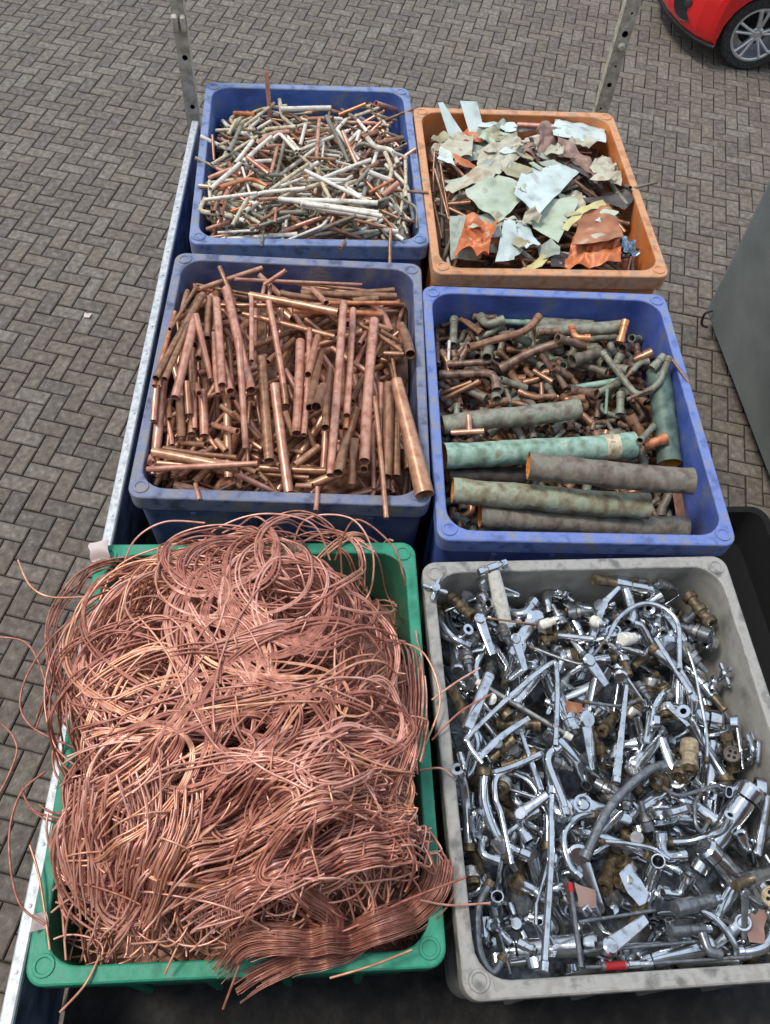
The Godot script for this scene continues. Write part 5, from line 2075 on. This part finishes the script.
# ---------------------------------------------------------------- scene
func _ready() -> void:
	rng.seed = 20240611
	# camera
	var cam := Camera3D.new()
	cam.name = "camera"
	cam.fov = 63.286
	cam.near = .05
	cam.far = 800.0
	add_child(cam)
	cam.transform = Transform3D(Basis(Vector3.UP, deg_to_rad(-6.5)) * Basis(Vector3.RIGHT, deg_to_rad(-56.219)) * Basis(Vector3.BACK, deg_to_rad(6.372)), Vector3(0, 3.826, 0))
	cam.current = true
	# overcast sky
	var we := WorldEnvironment.new()
	we.name = "world_environment"
	var env := Environment.new()
	env.background_mode = Environment.BG_SKY
	var sky := Sky.new()
	var sm := ProceduralSkyMaterial.new()
	sm.sky_top_color = Color(.70, .76, .84)
	sm.sky_horizon_color = Color(.84, .85, .87)
	sm.sky_curve = .2
	sm.ground_bottom_color = Color(.2, .19, .18)
	sm.ground_horizon_color = Color(.6, .61, .62)
	sky.sky_material = sm
	env.sky = sky
	env.tonemap_mode = Environment.TONE_MAPPER_LINEAR
	env.tonemap_exposure = 1.62
	env.sdfgi_enabled = true
	env.ssao_enabled = true
	env.ssil_enabled = true
	we.environment = env
	add_child(we)
	var sun := DirectionalLight3D.new()
	sun.name = "sun"
	sun.light_energy = .5
	sun.light_angular_distance = 14.0
	sun.light_color = Color(1.0, .97, .93)
	sun.shadow_enabled = true
	add_child(sun)
	sun.look_at_from_position(Vector3(-5.0, 10.0, -.8), Vector3.ZERO)

	make_materials()
	build_yard(cam)
	build_truck()
	build_skip()
	build_shade_tub()
	build_shade_block()
	build_car()

	# the six boxes
	var t1 := pallet_box(0, "box_blue", "rim_blue", "blue pallet box full of white and copper pipe offcuts")
	var t2 := pallet_box(1, "box_orange", "rim_orange", "orange pallet box full of metal sheet scraps")
	var t3 := pallet_box(2, "box_blue_dirty", "rim_blue_dirty", "dirty blue pallet box full of straight copper tubes")
	var t4 := pallet_box(3, "box_blue_bright", "rim_blue_bright", "bright blue pallet box holding wide green pipes and pipe fittings")
	var t5 := pallet_box(4, "box_green", "rim_green", "green pallet box heaped with bare copper wire")
	var t6 := pallet_box(5, "box_grey", "rim_grey", "worn grey pallet box full of chrome taps")

	var lump := FastNoiseLite.new()
	lump.seed = 5
	lump.frequency = 9.0
	# pipe offcuts
	var h1 := Heap.new(t1, func(x: float, z: float) -> float: return -.17 + .09 * z + .03 * lump.get_noise_2d(x, z))
	h1.id = 0
	fill_pipes(h1, {"l0": .09, "l1": .36, "r0": .0055, "r1": .0105, "bend": .45, "mass": 260, "single": 290, "colours": "nnnpggcccwwwkp", "core": "n", "target": func(x, z): return -.045 + .10 * z + .012 * sg((-.25 - x) * 14.0)},
		"pipe_offcut", "packed mass of pipe offcuts deep in the far blue box", "%s %s pipe offcut", "pipe", "pipe offcuts in the far blue box")
	place_pipes(h1, "OFFCUTS", OFFCUTS, "pipe_offcut", "%s %s pipe offcut", "pipe", "pipe offcuts in the far blue box")
	if DEBUG: print("MEAN 1 ", h1.mean())
	# sheet scraps over sticks
	var h2 := Heap.new(t2, func(x: float, z: float) -> float: return -.15 + .03 * lump.get_noise_2d(x, z))
	h2.id = 1
	fill_pipes(h2, {"l0": .12, "l1": .4, "r0": .006, "r1": .011, "bend": .25, "mass": 110, "single": 70, "colours": "nnngkpdw", "core": "n", "target": func(x, z): return -.06},
		"pipe_stick", "packed mass of pipe pieces deep in the orange box", "%s %s pipe under the sheet scraps", "pipe", "pipe pieces in the orange box")
	place_pipes(h2, "STICKS", STICKS, "pipe_stick", "%s %s pipe among the sheet scraps", "pipe", "pipe pieces in the orange box")
	var words := {"m": "mint green", "w": "pale blue-white", "c": "stained cream-grey", "g": "grey-green", "l": "olive", "o": "rusty orange", "r": "rust brown", "k": "pinkish brown", "d": "dark grey-brown", "y": "yellow strip-like", "b": "crumpled blue foil-like"}
	for i in 34:
		var poly := []
		var sz := rng.randf_range(.05, .11)
		for k in 5:
			var an := TAU * k / 5.0 + rng.randf_range(-.3, .3)
			poly.append(Vector3(cos(an) * sz * rng.randf_range(.7, 1.4), 0, sin(an) * sz * rng.randf_range(.6, 1.1)))
		var ck := pick("cccgkkdrowmgl")
		var s := sheet_mesh(poly, rng.randi_range(0, 3), mats["s" + ck], 300 + i * 3)
		var t := h2.drop(s.caps, rng.randf_range(-.34, .34), rng.randf_range(-.44, .44), 0.0, .5, .006)
		settle_sheet(h2, s.caps, t)
		one("sheet_scrap", s.mesh, h2.tc * t, "%s sheet scrap, half buried, %s" % [words[ck], zone(1, t.origin.x, t.origin.z)], "metal scrap", "sheet scraps in the orange box")
	for i in SHEETS.size():
		var row: Array = SHEETS[i]
		var q := row_points(row)
		for k in q.pts.size(): q.pts[k] *= 1.12
		var s := sheet_mesh(q.pts, row[2], mats["s" + row[1]], 3 + i * 7)
		var t := h2.drop(s.caps, q.c.x, q.c.z, 0.0, .22, .006)
		settle_sheet(h2, s.caps, t)
		report("SHEETS", i, t, q.pts)
		one("sheet_scrap", s.mesh, h2.tc * t, "%s sheet scrap on top, %s" % [words[row[1]], zone(1, q.c.x, q.c.z)], "metal scrap", "sheet scraps in the orange box")
	# small torn fragments over the far corner of the heap
	for i in 34:
		var poly := []
		var sz := rng.randf_range(.025, .06)
		for k in 6:
			var an := TAU * k / 6.0 + rng.randf_range(-.35, .35)
			poly.append(Vector3(cos(an) * sz * rng.randf_range(.6, 1.5), 0, sin(an) * sz * rng.randf_range(.4, 1.0)))
		var ck := pick("ccggkmwlc")
		var s := sheet_mesh(poly, rng.randi_range(0, 3), mats["s" + ck], 900 + i * 5)
		var t := h2.drop(s.caps, rng.randf_range(-.4, .38), rng.randf_range(-.5, .0) if i < 24 else rng.randf_range(.1, .5), 0.0, .4, .006)
		settle_sheet(h2, s.caps, t)
		one("sheet_scrap", s.mesh, h2.tc * t, "small torn %s sheet fragment, %s" % [words[ck], zone(1, t.origin.x, t.origin.z)], "metal scrap", "sheet scraps in the orange box")
	if DEBUG: print("MEAN 2 ", h2.mean())
	# straight tubes
	var h3 := Heap.new(t3, func(x: float, z: float) -> float: return -.18 + .03 * lump.get_noise_2d(x, z))
	h3.id = 2
	fill_pipes(h3, {"l0": .14, "l1": .45, "r0": .0065, "r1": .017, "bend": .04, "mass": 130, "single": 150, "colours": "nnppptt", "core": "n", "target": func(x, z): return -.045 + .03 * z + .05 * sg((-.28 - x) * 14.0), "yaw": 1.4, "spread": .7},
		"copper_tube", "packed mass of copper tubes deep in the dirty blue box", "%s %s copper tube", "copper tube", "cut copper tubes in the dirty blue box")
	place_pipes(h3, "TUBES", TUBES, "copper_tube", "%s %s copper tube", "copper tube", "cut copper tubes in the dirty blue box")
	if DEBUG: print("MEAN 3 ", h3.mean())
	# fittings and wide pipes
	var h4 := Heap.new(t4, func(x: float, z: float) -> float: return -.24 + .03 * lump.get_noise_2d(x, z) - (.06 if z > .1 else 0.0) - (.03 if x > .38 else 0.0))
	h4.id = 3
	fill_pipes(h4, {"l0": .04, "l1": .125, "r0": .009, "r1": .017, "bend": .55, "zed": true, "collars": true, "mass": 250, "single": 300, "colours": "nnnjjggkkj", "core": "n", "target": func(x, z): return -.095 - (.06 if z > .12 else 0.0) - (.04 if x > .36 else 0.0)},
		"pipe_fitting", "packed mass of copper fittings deep in the bright blue box", "%s %s copper pipe fitting", "pipe fitting", "copper fittings in the bright blue box")
	place_fittings(h4)
	if DEBUG: print("MEAN 4 ", h4.mean())
	# wire
	var h5 := Heap.new(t5, func(x: float, z: float) -> float: return mound(x, z) - .10 - .10 * sg((z - .34) * 18.0) + .03 * lump.get_noise_2d(x, z))
	h5.id = 4
	build_wire_box(h5)
	# taps
	var h6 := Heap.new(t6, func(x: float, z: float) -> float: return -.29 + .04 * lump.get_noise_2d(x, z))
	h6.id = 5
	fill_taps(h6, 900, func(x, z): return -.115 - .03 * sg((z - .25) * 12.0) + .04 * sg((-.3 - x) * 14.0))
	build_rack(h6)
	for i in TAPS.size(): tap_piece(h6, "TAPS", i, TAPS[i])
	if DEBUG: print("MEAN 6 ", h6.mean())
	build_extras(h5, h6, h1, h2)

func place_fittings(hp: Heap) -> void:
	var wide := {"g": "wide grey-green copper pipe", "v": "wide dark green pipe with an orange mouth", "d": "dark grey pipe half hidden under the others", "q": "wide turquoise pipe with a pale band", "y": "wide green and brown pipe", "k": "wide grey-brown pipe with an orange mouth"}
	var dents := FastNoiseLite.new()
	dents.seed = 3
	dents.frequency = 4.0
	for i in FITTINGS.size():
		var row: Array = FITTINGS[i]
		if row[0] == "pipe":
			var q := row_points(row)
			var r: float = row[2] * .001
			var caps := chain_caps(q.pts, r)
			var t := hp.drop(caps, q.c.x, q.c.z, q.yaw, .12 if i >= 5 else .3, -.03 if i == 8 else .003)
			hp.settle(caps, t)
			report("FITTINGS", i, t, q.pts)
			var root := thing("wide_pipe", "%s lying %s" % [wide[row[1]], ["at the back wall", "against the back wall, topped by a copper stub", "along the outer long wall", "beneath the brown-mouthed one", "next to the small fittings, a copper tee on it", "along the front wall", "second from the front wall", "behind the bent one", "across two others, slightly bent"][i]], "pipe", hp.tc * t, "wide pipes in the bright blue box")
			var pv := PackedVector3Array(q.pts)
			var path := smooth_curve(pv, .03)
			var rr := PackedFloat32Array()
			for k in path.size(): rr.append(r * (1.0 + .02 * sin(k * .9 + i)))
			var b := Buf.new()
			b.sweep(path, rr, 28, .003, [.95, .82, .93, .9, .86, .95, .9, .95, .84][i])
			b.dent(dents, .010)
			part("wall", b, mats[row[1]], root)
			b = Buf.new()
			var inner := PackedVector3Array()
			for k in path.size(): inner.append(path[k])
			var ri := PackedFloat32Array()
			for k in path.size(): ri.append(rr[k] - .0036)
			b.sweep(inner, ri, 28, 0.0, [.95, .82, .93, .9, .86, .95, .9, .95, .84][i], 2.0, false)
			b.dent(dents, .010)
			part("lining", b, mats["mouth"], root)
			if row[1] == "q":
				b = Buf.new()
				var a: Vector3 = q.pts[0].lerp(q.pts[1], .83)
				b.sweep(PackedVector3Array([a, a + Vector3(.02, 0, 0), a + Vector3(.055, 0, 0)]), PackedFloat32Array([r * 1.03]), 28, .002, .95)
				b.dent(dents, .010)
				part("pale_band", b, mats["c"], root)
		elif row[0] == "tee":
			var q := row_points(row)
			var r: float = row[2] * .001
			var caps := [[q.pts[0], q.pts[1], r], [(q.pts[0] + q.pts[1]) / 2, q.pts[2], r]]
			var t := hp.drop(caps, q.c.x, q.c.z, 0.0)
			hp.settle(caps, t)
			report("FITTINGS", i, t, q.pts)
			var b := Buf.new()
			b.sweep(PackedVector3Array([q.pts[0], q.pts[1]]), PackedFloat32Array([r]), 12, .0016)
			b.sweep(PackedVector3Array([q.pts[0].lerp(q.pts[1], .55), q.pts[2]]), PackedFloat32Array([r]), 12, .0016)
			one("tee_fitting", to_mesh(b, mats["p"]), hp.tc * t, "pink copper tee piece lying on a wide grey-green pipe", "pipe fitting")
		elif row[0] == "strip":
			var q := row_points(row)
			var caps := chain_caps(q.pts, .006)
			var t := hp.drop(caps, q.c.x, q.c.z, q.yaw, .6)
			report("FITTINGS", i, t, q.pts)
			var b := Buf.new()
			b.sweep(PackedVector3Array(q.pts), PackedFloat32Array([.02]), 8, 0.0, .12, 4.0)
			one("metal_strip", to_mesh(b, mats["n"]), hp.tc * t, "flat brown metal strip leaning at the side of the bright blue box", "strip")
		else:
			place_one_fitting(hp, i, row)

func place_one_fitting(hp: Heap, i: int, row: Array) -> void:
	var q := row_points(row)
	var r: float = row[2] * .001
	var caps := chain_caps(q.pts, r)
	var t := hp.drop(caps, q.c.x, q.c.z, q.yaw, .6, .005)
	hp.settle(caps, t)
	report("FITTINGS", i, t, q.pts)
	var b := Buf.new()
	pipe_buf(b, q.pts, r, 12, r > .006)
	one("pipe_fitting", to_mesh(b, mats[row[1]]), hp.tc * t, "%s %s copper pipe fitting" % [COLOUR_WORD[row[1]], size_word((q.pts[0] as Vector3).distance_to(q.pts[q.pts.size() - 1]), r) + ("bent" if q.pts.size() > 2 else "straight")] + " " + zone(hp.id, q.c.x, q.c.z), "pipe fitting", "copper fittings in the bright blue box")
